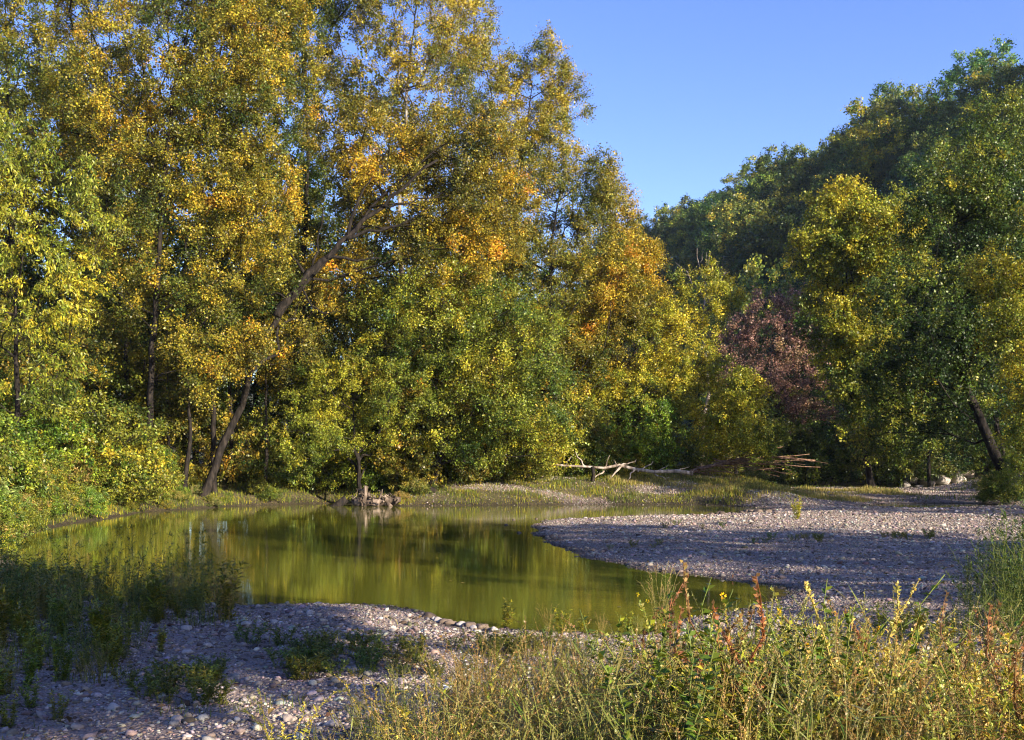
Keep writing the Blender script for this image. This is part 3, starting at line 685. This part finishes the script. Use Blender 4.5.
X, Y = scatter(120000, -12, 8, 6, 20, lambda X, Y: (np.abs(X) < .5*Y+1)*ss(wdist(X, Y), .2, .7)*np.clip(
    ss(-X-.28*Y+.8*sn(X, Y, .8, 1.), 1., 2.6)*.8+ss(sn(X, Y*1.3, 1.5, 5.), .25, .7)*ss(X, 1.5, -.5)*.5, 0, 1))
blades('grass', X, Y, ground_z(X, Y)-.01, (.03+.13*R.random(len(X))**1.4)*(.9+.5*sn(X, Y, 2.3, 1.)).clip(.4, 1.5), .006, LIME, .36, .2, lean=.6, label='short green grass spreading through the near gravel at the left')
# ------------------------------------------------------------------ gravel and rocks
def ico():
    t = (1+5**.5)/2
    v = np.array([(-1,t,0),(1,t,0),(-1,-t,0),(1,-t,0),(0,-1,t),(0,1,t),(0,-1,-t),(0,1,-t),(t,0,-1),(t,0,1),(-t,0,-1),(-t,0,1)], float)
    f = np.array([(0,11,5),(0,5,1),(0,1,7),(0,7,10),(0,10,11),(1,5,9),(5,11,4),(11,10,2),(10,7,6),(7,1,8),(3,9,4),(3,4,2),(3,2,6),(3,6,8),(3,8,9),(4,9,5),(2,4,11),(6,2,10),(8,6,7),(9,8,1)])
    return unit(v), f
def subd(v, f):
    e = {}; v = list(map(tuple, v)); nf = []
    def mid(a, b):
        k = (min(a, b), max(a, b))
        if k not in e: e[k] = len(v); m = (np.array(v[a])+np.array(v[b])); v.append(tuple(m/np.linalg.norm(m)))
        return e[k]
    for a, b, c in f:
        x, y, z = mid(a, b), mid(b, c), mid(c, a); nf += [(a,x,z),(b,y,x),(c,z,y),(x,y,z)]
    return np.array(v), np.array(nf)
STONE = [(0,(.06,.045,.035)),(.2,(.19,.145,.11)),(.45,(.32,.26,.215)),(.75,(.4,.34,.29)),(.93,(.31,.29,.28)),(1,(.6,.54,.47))]
def stone_material():
    m, nt, out = new_mat('river_stone')
    a = nd(nt, 'ShaderNodeAttribute', attribute_name='Col'); g = nd(nt, 'ShaderNodeNewGeometry')
    n = nd(nt, 'ShaderNodeTexNoise', Scale=22., Detail=5); nt.links.new(g.outputs['Position'], n.inputs['Vector'])
    r = ramp(nt, n.outputs['Fac'], [(.3,(.7,.68,.66)),(.7,(1.15,1.12,1.1))])
    c = mix(nt, 'MULTIPLY', 1., a.outputs['Color'], r.outputs[0])
    p = nd(nt, 'ShaderNodeBsdfPrincipled', Roughness=.8); p.inputs['Specular IOR Level'].default_value = .25
    b = nd(nt, 'ShaderNodeBump', Strength=.4, Distance=.01); nt.links.new(n.outputs['Fac'], b.inputs['Height']); nt.links.new(b.outputs[0], p.inputs['Normal'])
    nt.links.new(c, p.inputs['Base Color']); nt.links.new(p.outputs[0], out.inputs['Surface']); return m
M_STONE = stone_material()
def pebbles(X, Y, size):
    v, f = ico(); n = len(X)
    Z = ground_z(X, Y); w = wdist(X, Y)
    sc = size[:, None]*np.stack([.8+.5*R.random(n), .8+.5*R.random(n), .4+.35*R.random(n)], 1)
    th = R.random(n)*2*PI; c, s = np.cos(th)[:, None], np.sin(th)[:, None]
    vv = v[None]*sc[:, None]*(1+.16*R.normal(size=(n, 12, 1)))
    x = vv[:, :, 0]*c-vv[:, :, 1]*s; y = vv[:, :, 0]*s+vv[:, :, 1]*c; z = vv[:, :, 2]+vv[:, :, 0]*R.normal(size=(n, 1))*.2
    V = np.stack([x+X[:, None], y+Y[:, None], z+(Z+sc[:, 2]*.35)[:, None]], -1).reshape(-1, 3)
    Fq = (f[None]+(np.arange(n)*12)[:, None, None]).reshape(-1, 3)
    col = jitter(grad(R.random(n), STONE), .2)*(1-.6*ss(w+.15*sn(X, Y, 5., 1.), .6, .0))[:, None]*(.86+.2*sn(X, Y, .8, 3.)+.1*sn(X, Y, 2.7, 1.))[:, None]
    return V, Fq, np.repeat(col, 20, 0)
gmask = lambda X, Y: ss(wdist(X, Y), -.3, .1)*(1-.9*ss(bankw(X, Y), .3, .8)*(1-.9*ss(X, -6, 0)*ss(sn(X, Y*1.6, .55, .7), .0, .45)))*(np.abs(X) < .5*Y+1.5)
R = np.random.default_rng(31)
parts = []
for n, x0, x1, y0, y1, a, b in ((90000,-8,9,5.5,20,.007,.022),(7000,-8,10,6,20,.02,.055),(110000,-1,16,19.5,48,.01,.026),(6000,-1,20,20,50,.03,.07),(30000,4,36,46,84,.025,.06),(40000,-6,14,50,62,.015,.05)):
    X, Y = scatter(n, x0, x1, y0, y1, gmask); parts.append(pebbles(X, Y, a+(b-a)*R.random(len(X))**2))
off = 0; VV, FF, CC = [], [], []
for v, f, c in parts: VV.append(v); FF.append(f+off); CC.append(c); off += len(v)
tag(build('gravel', np.concatenate(VV), np.concatenate(FF), M_STONE, col=np.concatenate(CC)), 'pale mixed creek pebbles covering the gravel bars', 'gravel', kind='stuff')
R = np.random.default_rng(77)
X, Y = scatter(5200, -8, 12, 5.5, 24, lambda X, Y: ss(wdist(X, Y), .05, .3)*np.clip(.25+.75*sn(X, Y, 1.6, 4.), 0, 1)*(np.abs(X) < .5*Y+1))
n = len(X); V, Fq = leaves(np.stack([X, Y, ground_z(X, Y)+.03+.02*R.random(n)], 1), unit(rand_dir(n)*np.array([1,1,.25])), rand_dir(n)*.35+np.array([0,0,1]), .05+.06*R.random(n), .03+.04*R.random(n), .3)
tag(build('leaf_litter', V, Fq, M_LEAF, col=jitter(grad(R.random(n), [(0,(.06,.035,.02)),(.5,(.16,.09,.04)),(1,(.36,.24,.05))]), .4)), 'fallen brown and yellow leaves strewn over the near gravel', 'leaf litter', kind='stuff')
X, Y = scatter(900, -14, 8, 15, 53, lambda X, Y: (wdist(X, Y) < -.15)*(.12+.88*ss(wdist(X, Y), -1.6, -.2)*ss(sn(X, Y, .9, .3), .2, .7)))
n = len(X); V, Fq = leaves(np.stack([X, Y, .008+0*X], 1), unit(rand_dir(n)*np.array([1,1,.02])), rand_dir(n)*.06+np.array([0,0,1]), .07+.05*R.random(n), .05+.03*R.random(n), .05)
tag(build('floating_leaves', V, Fq, M_LEAF, col=jitter(grad(R.random(n), [(0,(.16,.1,.03)),(1,(.42,.32,.06))]), .4)), 'few fallen leaves floating near the edges of the pool', 'floating leaves', kind='stuff')
def rock(seed, tone=None):
    v, f = ico(); v, f = subd(v, f); v, f = subd(v, f); rr = np.random.default_rng(seed)
    ph = rr.random(6)*6
    d = 1+.16*np.sin(v[:, 0]*2.3+ph[0]+v[:, 1]*1.7)+.12*np.sin(v[:, 2]*3.7+ph[1]+v[:, 0]*2.)+.05*rr.normal(size=len(v))
    for _ in range(7):                                  # broken facets
        nrm = unit(rr.normal(size=3)); h = rr.uniform(.62, .85); k = v@nrm*d
        d = np.where(k > h, d*h/np.maximum(k, 1e-6), d)
    v = v*d[:, None]*np.array([1, .8, .6])
    return build('rock', v, f, M_STONE, col=np.broadcast_to(grad(np.array([rr.uniform(.4, .95) if tone is None else tone]), STONE), (len(f), 3)))
rk = [rock(s) for s in range(6)]+[rock(6, .03), rock(7, .12)]
KIDS.update({r.name: [] for r in rk})
def putrock(k, x, y, s, label, group, tint=None):
    put(rk, k, (x, y, float(ground_z(x, y))+s*.2), rng.uniform(0, 6), s, label, 'rock', group)
    return
n_ = 0
while n_ < 70:
    Y = rng.uniform(8, 18); x = rng.uniform(-.48*Y, .25*Y); d = float(wdist(np.array(x), np.array(Y)))
    if d < .0: continue
    putrock(rng.randrange(6), x, Y, rng.uniform(.03, .09), 'pale angular rock lying on the near gravel beach', 'rocks on the near gravel'); n_ += 1
for k in range(18):
    p = at(440+rng.uniform(-15, 190), 0, 1); a = wl([(430+k*4, 617+k*.9+rng.uniform(-1, 3))])[0]
    putrock(rng.choice([7,6,7,2]), a[0], a[1]-.1, rng.uniform(.05, .12), 'rock at the water line of the near beach', 'rocks along the near water line')
for k in range(30):
    px = rng.uniform(540, 770); a = wl([(px, 516.5+rng.uniform(-1.5, 1.5))])[0]
    putrock(rng.choice([6,7]), a[0], a[1], rng.uniform(.08, .2), 'dark wet stone beside the back channel of the gravel bar', 'stones along the back channel')
for px, py in ((514,520),(519,533),(506,525),(546,520),(552,523),(536,519)):
    a = wl([(px, py)])[0]; put(rk, 6, (a[0], a[1], .0), px, .09, 'small dark stone breaking the water off the tip of the bar', 'rock', 'stones off the tip of the bar')
for k in range(16):
    px = rng.uniform(925, 1010); Y = rng.uniform(78, 84); x = (px-CX)/F*Y
    put(rk, rng.randrange(6), (x, Y+6, zg(x, Y+6)+.2), k, rng.uniform(.5, 1.1), 'large grey rock of the shaded ledge on the far right bank', 'rock', 'rocks of the far ledge')

# ------------------------------------------------------------------ weeds
WN = dict(ragweed='plumed_weed', grassy='grass_clump', leafy='leafy_weed', flower='flowering_weed', green='green_weed', willow='willow_shrub', amaranth='spiked_weed', redstem='dry_stalk', low='creeping_weed')
def weed(kind, seed):
    """one plant: stems, foliage, flower heads as parts"""
    global R
    R = np.random.default_rng(500+seed); rs = R
    root = empty(WN[kind], (0,0,0))
    S = Tubes(4); LC, LD, LN, LL, LW, LT = [], [], [], [], [], []; HC_, HD, HN, HL, HW, HT = [], [], [], [], [], []
    def add_leaves(p, d, n, L, W, t, spread=.5):
        LC.append(p); LD.append(d); LN.append(n); LL.append(L); LW.append(W); LT.append(t)
    P = dict(ragweed=(9,1.05,.30,LIME,.62), grassy=(26,.95,.3,STRAW,.6), leafy=(9,.75,.35,LIME,.35), flower=(8,.8,.35,LIME,.3), green=(10,.65,.4,LIME,.55), willow=(12,1.1,.5,GREN,.35), amaranth=(5,1.15,.2,STRAW,.62), redstem=(4,.9,.25,STRAW,.6), low=(12,.22,.6,LIME,.3))[kind]
    ns, H, spr, pal, t0 = P; LA = LL
    for k in range(ns):
        th = rs.random()*2*PI; h = H*(.6+.5*rs.random()); sp_ = spr*rs.random()*h
        n = 9; t = np.linspace(0, 1, n)
        cx = np.cos(th)*(t**1.6*sp_+.06); cy = np.sin(th)*(t**1.6*sp_+.06); cz = h*(t-.18*t**3*(1 if kind in ('ragweed', 'grassy') else .3))
        q = np.stack([cx, cy, cz], 1); q[1:] += rs.normal(size=(n-1, 3))*.01
        if kind == 'ragweed' and k % 2 == 0:               # arching plume
            q[6:, 2] -= np.array([.01, .04, .1])*h; q[6:, :2] += np.array([np.cos(th), np.sin(th)])*np.array([[.03],[.08],[.15]])*h
        rad = {'grassy': .0019, 'amaranth': .007, 'redstem': .007}.get(kind, .003)
        S.path(q, rad, rad*.4)
        m = {'ragweed': 26, 'grassy': 9, 'leafy': 90, 'flower': 50, 'green': 60, 'willow': 60, 'amaranth': 24, 'redstem': 8, 'low': 30}[kind]
        u = rs.random(m)**.8*(n-1)*.97; i = u.astype(int); f = (u-i)[:, None]
        p = q[i]*(1-f)+q[i+1]*f; dd = rand_dir(m); dd[:, 2] = np.abs(dd[:, 2])*.5; dd = unit(dd)
        L = {'ragweed': .08, 'grassy': .22, 'leafy': .042, 'flower': .05, 'green': .125, 'willow': .11, 'amaranth': .08, 'redstem': .07, 'low': .06}[kind]*(.6+.7*rs.random(m))*.62
        Wd = L*{'ragweed': .25, 'grassy': .04, 'leafy': .62, 'flower': .45, 'green': .3, 'willow': .16, 'amaranth': .25, 'redstem': .25, 'low': .4}[kind]
        add_leaves(p+dd*L[:, None]*.5, dd, rand_dir(m)*.5+np.array([0, 0, 1]), L, Wd, t0+.2*rs.normal(size=m))
        # heads
        if kind in ('ragweed', 'amaranth', 'redstem', 'grassy'):
            m = {'ragweed': 120, 'amaranth': 200, 'redstem': 70, 'grassy': 40}[kind]
            lo = {'ragweed': .38, 'amaranth': .4, 'redstem': .5, 'grassy': .72}[kind]
            u = (lo+(1-lo)*rs.random(m))*(n-1)*.995; i = u.astype(int); f = (u-i)[:, None]
            p = q[i]*(1-f)+q[i+1]*f; dd = rand_dir(m); w_ = {'ragweed': .009, 'amaranth': .012, 'redstem': .012, 'grassy': .006}[kind]
            L = w_*(1+rs.random(m)); HC_.append(p+dd*L[:, None]*.45); HD.append(dd+np.array([0, 0, .6])); HN.append(rand_dir(m)); HL.append(L); HW.append(L*.6); HT.append(.5+.2*rs.normal(size=m))
            if kind in ('amaranth', 'redstem'):                     # side spikes
                for _ in range(6 if kind == 'amaranth' else 3):
                    a = q[int(rs.integers(3, 8))]; t2 = rs.random()*2*PI; e = a+np.array([math.cos(t2)*.14, math.sin(t2)*.14, .16+.1*rs.random()])
                    S.path(wig(a, e, 4, .1, rs), .003, .0015); uu = rs.random((34, 1))
                    dd = rand_dir(34); HC_.append(a+(e-a)*uu+dd*.008); HD.append(dd+np.array([0, 0, .6])); HN.append(rand_dir(34)); HL.append(np.full(34, .022)); HW.append(np.full(34, .013)); HT.append(.5+.2*rs.normal(size=34))
        if kind == 'flower':
            for _ in range(2 if k%3==1 else 0):
                c = q[int(rs.integers(6,9))]+rs.normal(size=3)*np.array([.05,.05,.05]); m = 9; a = np.arange(m)*2*PI/m
                dd = unit(rand_dir(m)+np.array([0,-.3,.3])); HC_.append(c+dd*.01); HD.append(dd); HN.append(rand_dir(m)); HL.append(np.full(m, .011)); HW.append(np.full(m, .009)); HT.append(.4+.25*rs.random(m))
    sc = {'grassy': (.36,.3,.1), 'redstem': (.24,.1,.045), 'amaranth': (.3,.26,.08)}.get(kind, (.24,.24,.06))
    S.obj('stem', M_GRASS, root, smooth=False, col=sc)
    cat_ = lambda a: np.concatenate(a)
    V, Fq = leaves(cat_(LC), cat_(LD), cat_(LN), cat_(LL), cat_(LW), .2)
    build('foliage', V, Fq, M_LEAF, root, col=jitter(grad(cat_(LT), pal), .35))
    if HC_:
        hp_ = {'ragweed': [(0,(.32,.28,.05)),(1,(.62,.5,.15))], 'amaranth': [(0,(.26,.24,.06)),(1,(.5,.43,.16))], 'redstem': [(0,(.26,.11,.05)),(1,(.42,.24,.11))], 'grassy': [(0,(.2,.11,.05)),(1,(.42,.32,.15))], 'flower': [(0,(.75,.45,.01)),(1,(.85,.6,.02))]}[kind]
        V, Fq = leaves(cat_(HC_), cat_(HD), cat_(HN), cat_(HL), cat_(HW), .25)
        build({'flower': 'blossom', 'grassy': 'spray'}.get(kind, 'plume'), V, Fq, M_LEAF, root, col=jitter(grad(cat_(HT), hp_), .3))
    return root
W = {}
for i, k in enumerate(('ragweed','ragweed','grassy','grassy','leafy','flower','green','green','willow','low','amaranth','redstem')):
    W.setdefault(k, []).append(weed(k, i))
LBL = dict(ragweed=('weed with arching pale yellow green seed plumes in the sunny foreground thicket','arching plume weeds'), grassy=('clump of thin reddish straw grass stems in the foreground thicket','straw grass clumps'),
  leafy=('leafy green and yellow weed low in the foreground thicket','leafy thicket weeds'), flower=('weed with small orange yellow flowers in the foreground thicket','yellow flowered weeds'),
  green=('leafy green weed in the shaded patch at the left foreground','green weeds of the left foreground'), willow=('narrow leaved willow shrub at the right edge beside the gravel','young willows at the right edge'),
  redstem=('dry rust red stalk standing among the plumed weeds of the thicket','rust red stalks of the thicket'),   low=('low green weed creeping over the near gravel','creeping weeds on the gravel'))
def putweed(kind, x, y, s, label=None, group=None, tint=None, rz=None):
    l = W[kind]; k = rng.randrange(len(l)); p = l[k]
    lb, g = LBL.get(kind, (None, None))
    return put(l, k, (x, y, float(ground_z(x, y))-.02), rng.uniform(0, 6) if rz is None else rz, s, label or lb, WN[kind].replace('_', ' '), group if label else g, tint or tg(.2))
# foreground thicket: its top edge as the photo shows it (rows of the picture by column)
def edge(px): return np.interp(px, [330,400,470,540,600,640,680,720,780,860,940,1024,1100], [720,678,638,628,628,618,606,594,596,600,610,620,620])
n_ = 0
while n_ < 270:
    Y = rng.uniform(4.4, 9.0); px = rng.uniform(330, 1090); x = (px-CX)/F*Y
    if px < 600 and rng.random() < .35: continue
    g = float(ground_z(x, Y)); zt = HC-(edge(px)+rng.choice([rng.uniform(-22, 10), rng.uniform(0, 60), rng.uniform(10, 80)])-HZ)/F*Y; h = zt-g+.12
    if h < .22: continue
    sun = px > 600
    kind = rng.choice(['ragweed','ragweed','ragweed','ragweed','grassy','grassy','grassy','grassy','leafy','leafy','flower','grassy','redstem','grassy','grassy'] if sun else ['grassy','grassy','grassy','grassy','ragweed','grassy'])
    H = dict(ragweed=1.05, grassy=.95, leafy=.75, flower=.8, green=.65, redstem=.95, amaranth=1.15)[kind]
    putweed(kind, x, Y, min(h/H, 1.7)*rng.uniform(.85, 1.05), tint=rng.choice([tg(.2), (.85,1.,.8), (.8,.95,.7), (1.15,1.,.85), (1.,.85,.7)])); n_ += 1
# shaded green patch, left foreground
n_ = 0
while n_ < 215:
    Y = rng.uniform(8.6, 20.); px = rng.uniform(-60, 262); x = (px-CX)/F*Y
    if float(wdist(np.array(x), np.array(Y))) < .1: continue
    py = HZ+(HC-float(ground_z(x, Y)))/Y*F
    if py > 700 and px > 90: continue
    if px > 90 + (700-py)*1.3+rng.uniform(-30, 10): continue
    kind = rng.choice(['green','green','leafy','green','grassy','willow','low'])
    if kind == 'low': kind = 'green'
    k2 = LBL['green']
    putweed(kind, x, Y, rng.uniform(.4, 1.1)*(1.05 if Y > 12 and px < 110 else .65), *((k2 if kind in ('green',) else ('weed with %s in the shaded patch at the left foreground' % dict(leafy='round leaves', grassy='thin straw stems', willow='narrow upright leaves')[kind], kind+' weeds of the left foreground')))); n_ += 1
for k in range(20):
    px = rng.uniform(130, 245); Y = rng.uniform(14.5, 17.5); x = (px-CX)/F*Y
    putweed(rng.choice(['grassy','green','willow']), x, Y, rng.uniform(.6, 1.25), 'sparse upright weed at the near shore seen against the pool', 'sparse weeds at the near left shore')
# low weeds between the near gravel and the pool
for k in range(150):
    px = rng.choice([rng.uniform(120, 620),rng.uniform(250, 430), rng.uniform(150, 330), rng.uniform(430, 620)]); py = rng.uniform(628, 668) if px > 240 else rng.uniform(660, 700)
    Y = (HC-.35)*F/(py-HZ); x = (px-CX)/F*Y
    if sn(x, Y, 1.3, 5.) < -.1: continue
    putweed('low', x, Y, rng.uniform(.5, 1.25))
for k in range(9):
    px = rng.uniform(430, 720); Y = rng.uniform(13.6, 15.4); x = (px-CX)/F*Y
    putweed(rng.choice(['grassy','low','green']), x, Y, rng.uniform(.3, .6), 'small weed at the near water edge in front of the pool', 'small weeds at the near water edge')
# right edge willows
for px, Y, s in ((985,13.,1.2),(1005,12.8,1.4),(1018,13.6,1.5),(1040,13.4,1.6),(1000,14.4,1.3),(970,13.4,.9),(1025,12.2,1.3),(1010,11.8,1.),(1050,12.6,1.5),(1000,13.5,1.2),(1030,13,1.3),(975,14.2,.85),(1015,14.8,1.25),(1050,14,1.3),(990,12.5,.8),(960,13,.6),(1035,12,1.2)):
    x = (px-CX)/F*Y; putweed('willow', x, Y, s, tint=(.8,.9,.9))
for px, Y in ((880,13.5),(900,12.8),(920,13.2),(935,12.4),(948,12.9),(865,12.6),(905,13.9)):
    x = (px-CX)/F*Y; putweed('green', x, Y, rng.uniform(.4, .7), 'small leafy weed on the gravel left of the willow shrub', 'weeds left of the willow shrub')
# single plants the photo shows one by one
def single(kind, px, Y, h, label, tint=None):
    x = (px-CX)/F*Y; H = dict(ragweed=1.05, grassy=.95, leafy=.75, flower=.8, green=.65, amaranth=1.15, redstem=.9, low=.22)[kind]
    o = putweed(kind, x, Y, h/H, label, None, tint); 
    if 'group' in o: del o['group']
single('green', 797, 36, .75, 'lone pale green tuft on the crest of the gravel bar', (1.7,1.6,1.4))
single('amaranth', 872, 5.4, 1.32, 'tallest pale plumed spike rising from the middle of the foreground thicket', (1.35,1.25,1.))
single('redstem', 578, 7.2, .75, 'red stemmed dry weed in the lower centre foreground')
single('redstem', 978, 8.2, 1.05, 'tall brown seed headed stalk near the right edge of the thicket', (.9,1.,.9))
single('ragweed', 290, 6.3, .95, 'arching pale plumed weed at the bottom left over the gravel', (2.,1.9,1.5))  # tint lifted to paint sunlight onto plumes standing in shade
single('ragweed', 405, 6.0, .9, 'pale plumed weed at the bottom centre of the photo', (1.9,1.8,1.4))  # brightened tint again stands in for missing sun
single('ragweed', 500, 5.8, .85, 'pale plumed weed left of the red stemmed weed', (1.4,1.3,1.2))
single('grassy', 662, 15.2, 1.15, 'pink tasselled grass standing at the near edge of the pool')
single('green', 505, 15.4, .5, 'small upright weed at the water edge below the pool centre')
for i, (px, py, n) in enumerate([(790,536,9),(905,536,9),(640,537,4),(690,524,4)]):
    for k in range(n):
        Y = (HC-.38)*F/(py+rng.uniform(-2.5, 2.5)-HZ); x = (px+rng.uniform(-36, 36)-CX)/F*Y
        putweed('low', x, Y, rng.uniform(.6, 1.1), 'low green weed in a patch on the shaded middle of the gravel bar', 'weed patches on the gravel bar')

# ------------------------------------------------------------------ light, sky, camera
AZ, EL = math.radians(SUN_AZ), math.radians(SUN_EL)      # azimuth clockwise from +Y
sd = Vector((math.sin(AZ)*math.cos(EL), math.cos(AZ)*math.cos(EL), math.sin(EL)))
L = bpy.data.lights.new('sun', 'SUN'); L.energy = 5.0; L.angle = math.radians(.53); L.color = (1., .88, .7)
lo = bpy.data.objects.new('sun', L); COL.objects.link(lo); lo.rotation_euler = (-sd).to_track_quat('-Z', 'Y').to_euler(); lo.location = (30,-30,40)
w = bpy.data.worlds.new('World'); scn.world = w; w.use_nodes = True; nt = w.node_tree; nt.nodes.clear()
o = nt.nodes.new('ShaderNodeOutputWorld'); bg = nt.nodes.new('ShaderNodeBackground'); sk = nt.nodes.new('ShaderNodeTexSky')
sk.sky_type = 'NISHITA'; sk.sun_disc = False; sk.sun_elevation = EL; sk.sun_rotation = AZ; sk.altitude = 300; sk.air_density = 1.0; sk.dust_density = .3; sk.ozone_density = 2.5
hs = nt.nodes.new('ShaderNodeHueSaturation'); hs.inputs['Saturation'].default_value = 1.2; hs.inputs['Hue'].default_value = .526; hs.inputs['Value'].default_value = 1.0
nt.links.new(sk.outputs[0], hs.inputs['Color']); nt.links.new(hs.outputs[0], bg.inputs[0]); bg.inputs[1].default_value = .1; nt.links.new(bg.outputs[0], o.inputs[0])
hv = np.array([(x, y, z) for x in (-1700, 1700) for y in (-950, 2600) for z in (-8, 125)], float)
hf = np.array([(0,1,3,2),(4,6,7,5),(0,4,5,1),(2,3,7,6),(0,2,6,4),(1,5,7,3)])
hm, hnt, hout = new_mat('air_haze')
pv = hnt.nodes.new('ShaderNodeVolumePrincipled'); pv.inputs['Color'].default_value = (.7,.82,1,1); pv.inputs['Density'].default_value = .0001; pv.inputs['Anisotropy'].default_value = .2
hnt.links.new(pv.outputs[0], hout.inputs['Volume'])
tag(build('haze', hv, hf, hm), 'faint blue haze over the wooded valley', 'haze', kind='stuff')
cam = bpy.data.cameras.new('camera'); co = bpy.data.objects.new('camera', cam); COL.objects.link(co); scn.camera = co
co.location = (0, 0, HC); co.rotation_euler = (PI/2, 0, 0)
cam.sensor_width = 36; cam.lens = F/1024*36; cam.shift_y = (HZ-370)/1024; cam.clip_start = .1; cam.clip_end = 6000
scn.view_settings.view_transform = 'Standard'; scn.view_settings.look = 'None'; scn.view_settings.gamma = 1; scn.view_settings.exposure = EXPO
scn.view_settings.use_curve_mapping = False
scn.cycles.max_bounces = 8; scn.cycles.diffuse_bounces = 3; scn.cycles.transmission_bounces = 4; scn.cycles.glossy_bounces = 3
scn.cycles.use_denoising = True; scn.cycles.filter_width = 1.15; scn.cycles.volume_bounces = 0
scn.cycles.sample_clamp_indirect = 6
print('objects', len(bpy.data.objects), 'faces', sum(len(m.polygons) for m in bpy.data.meshes))
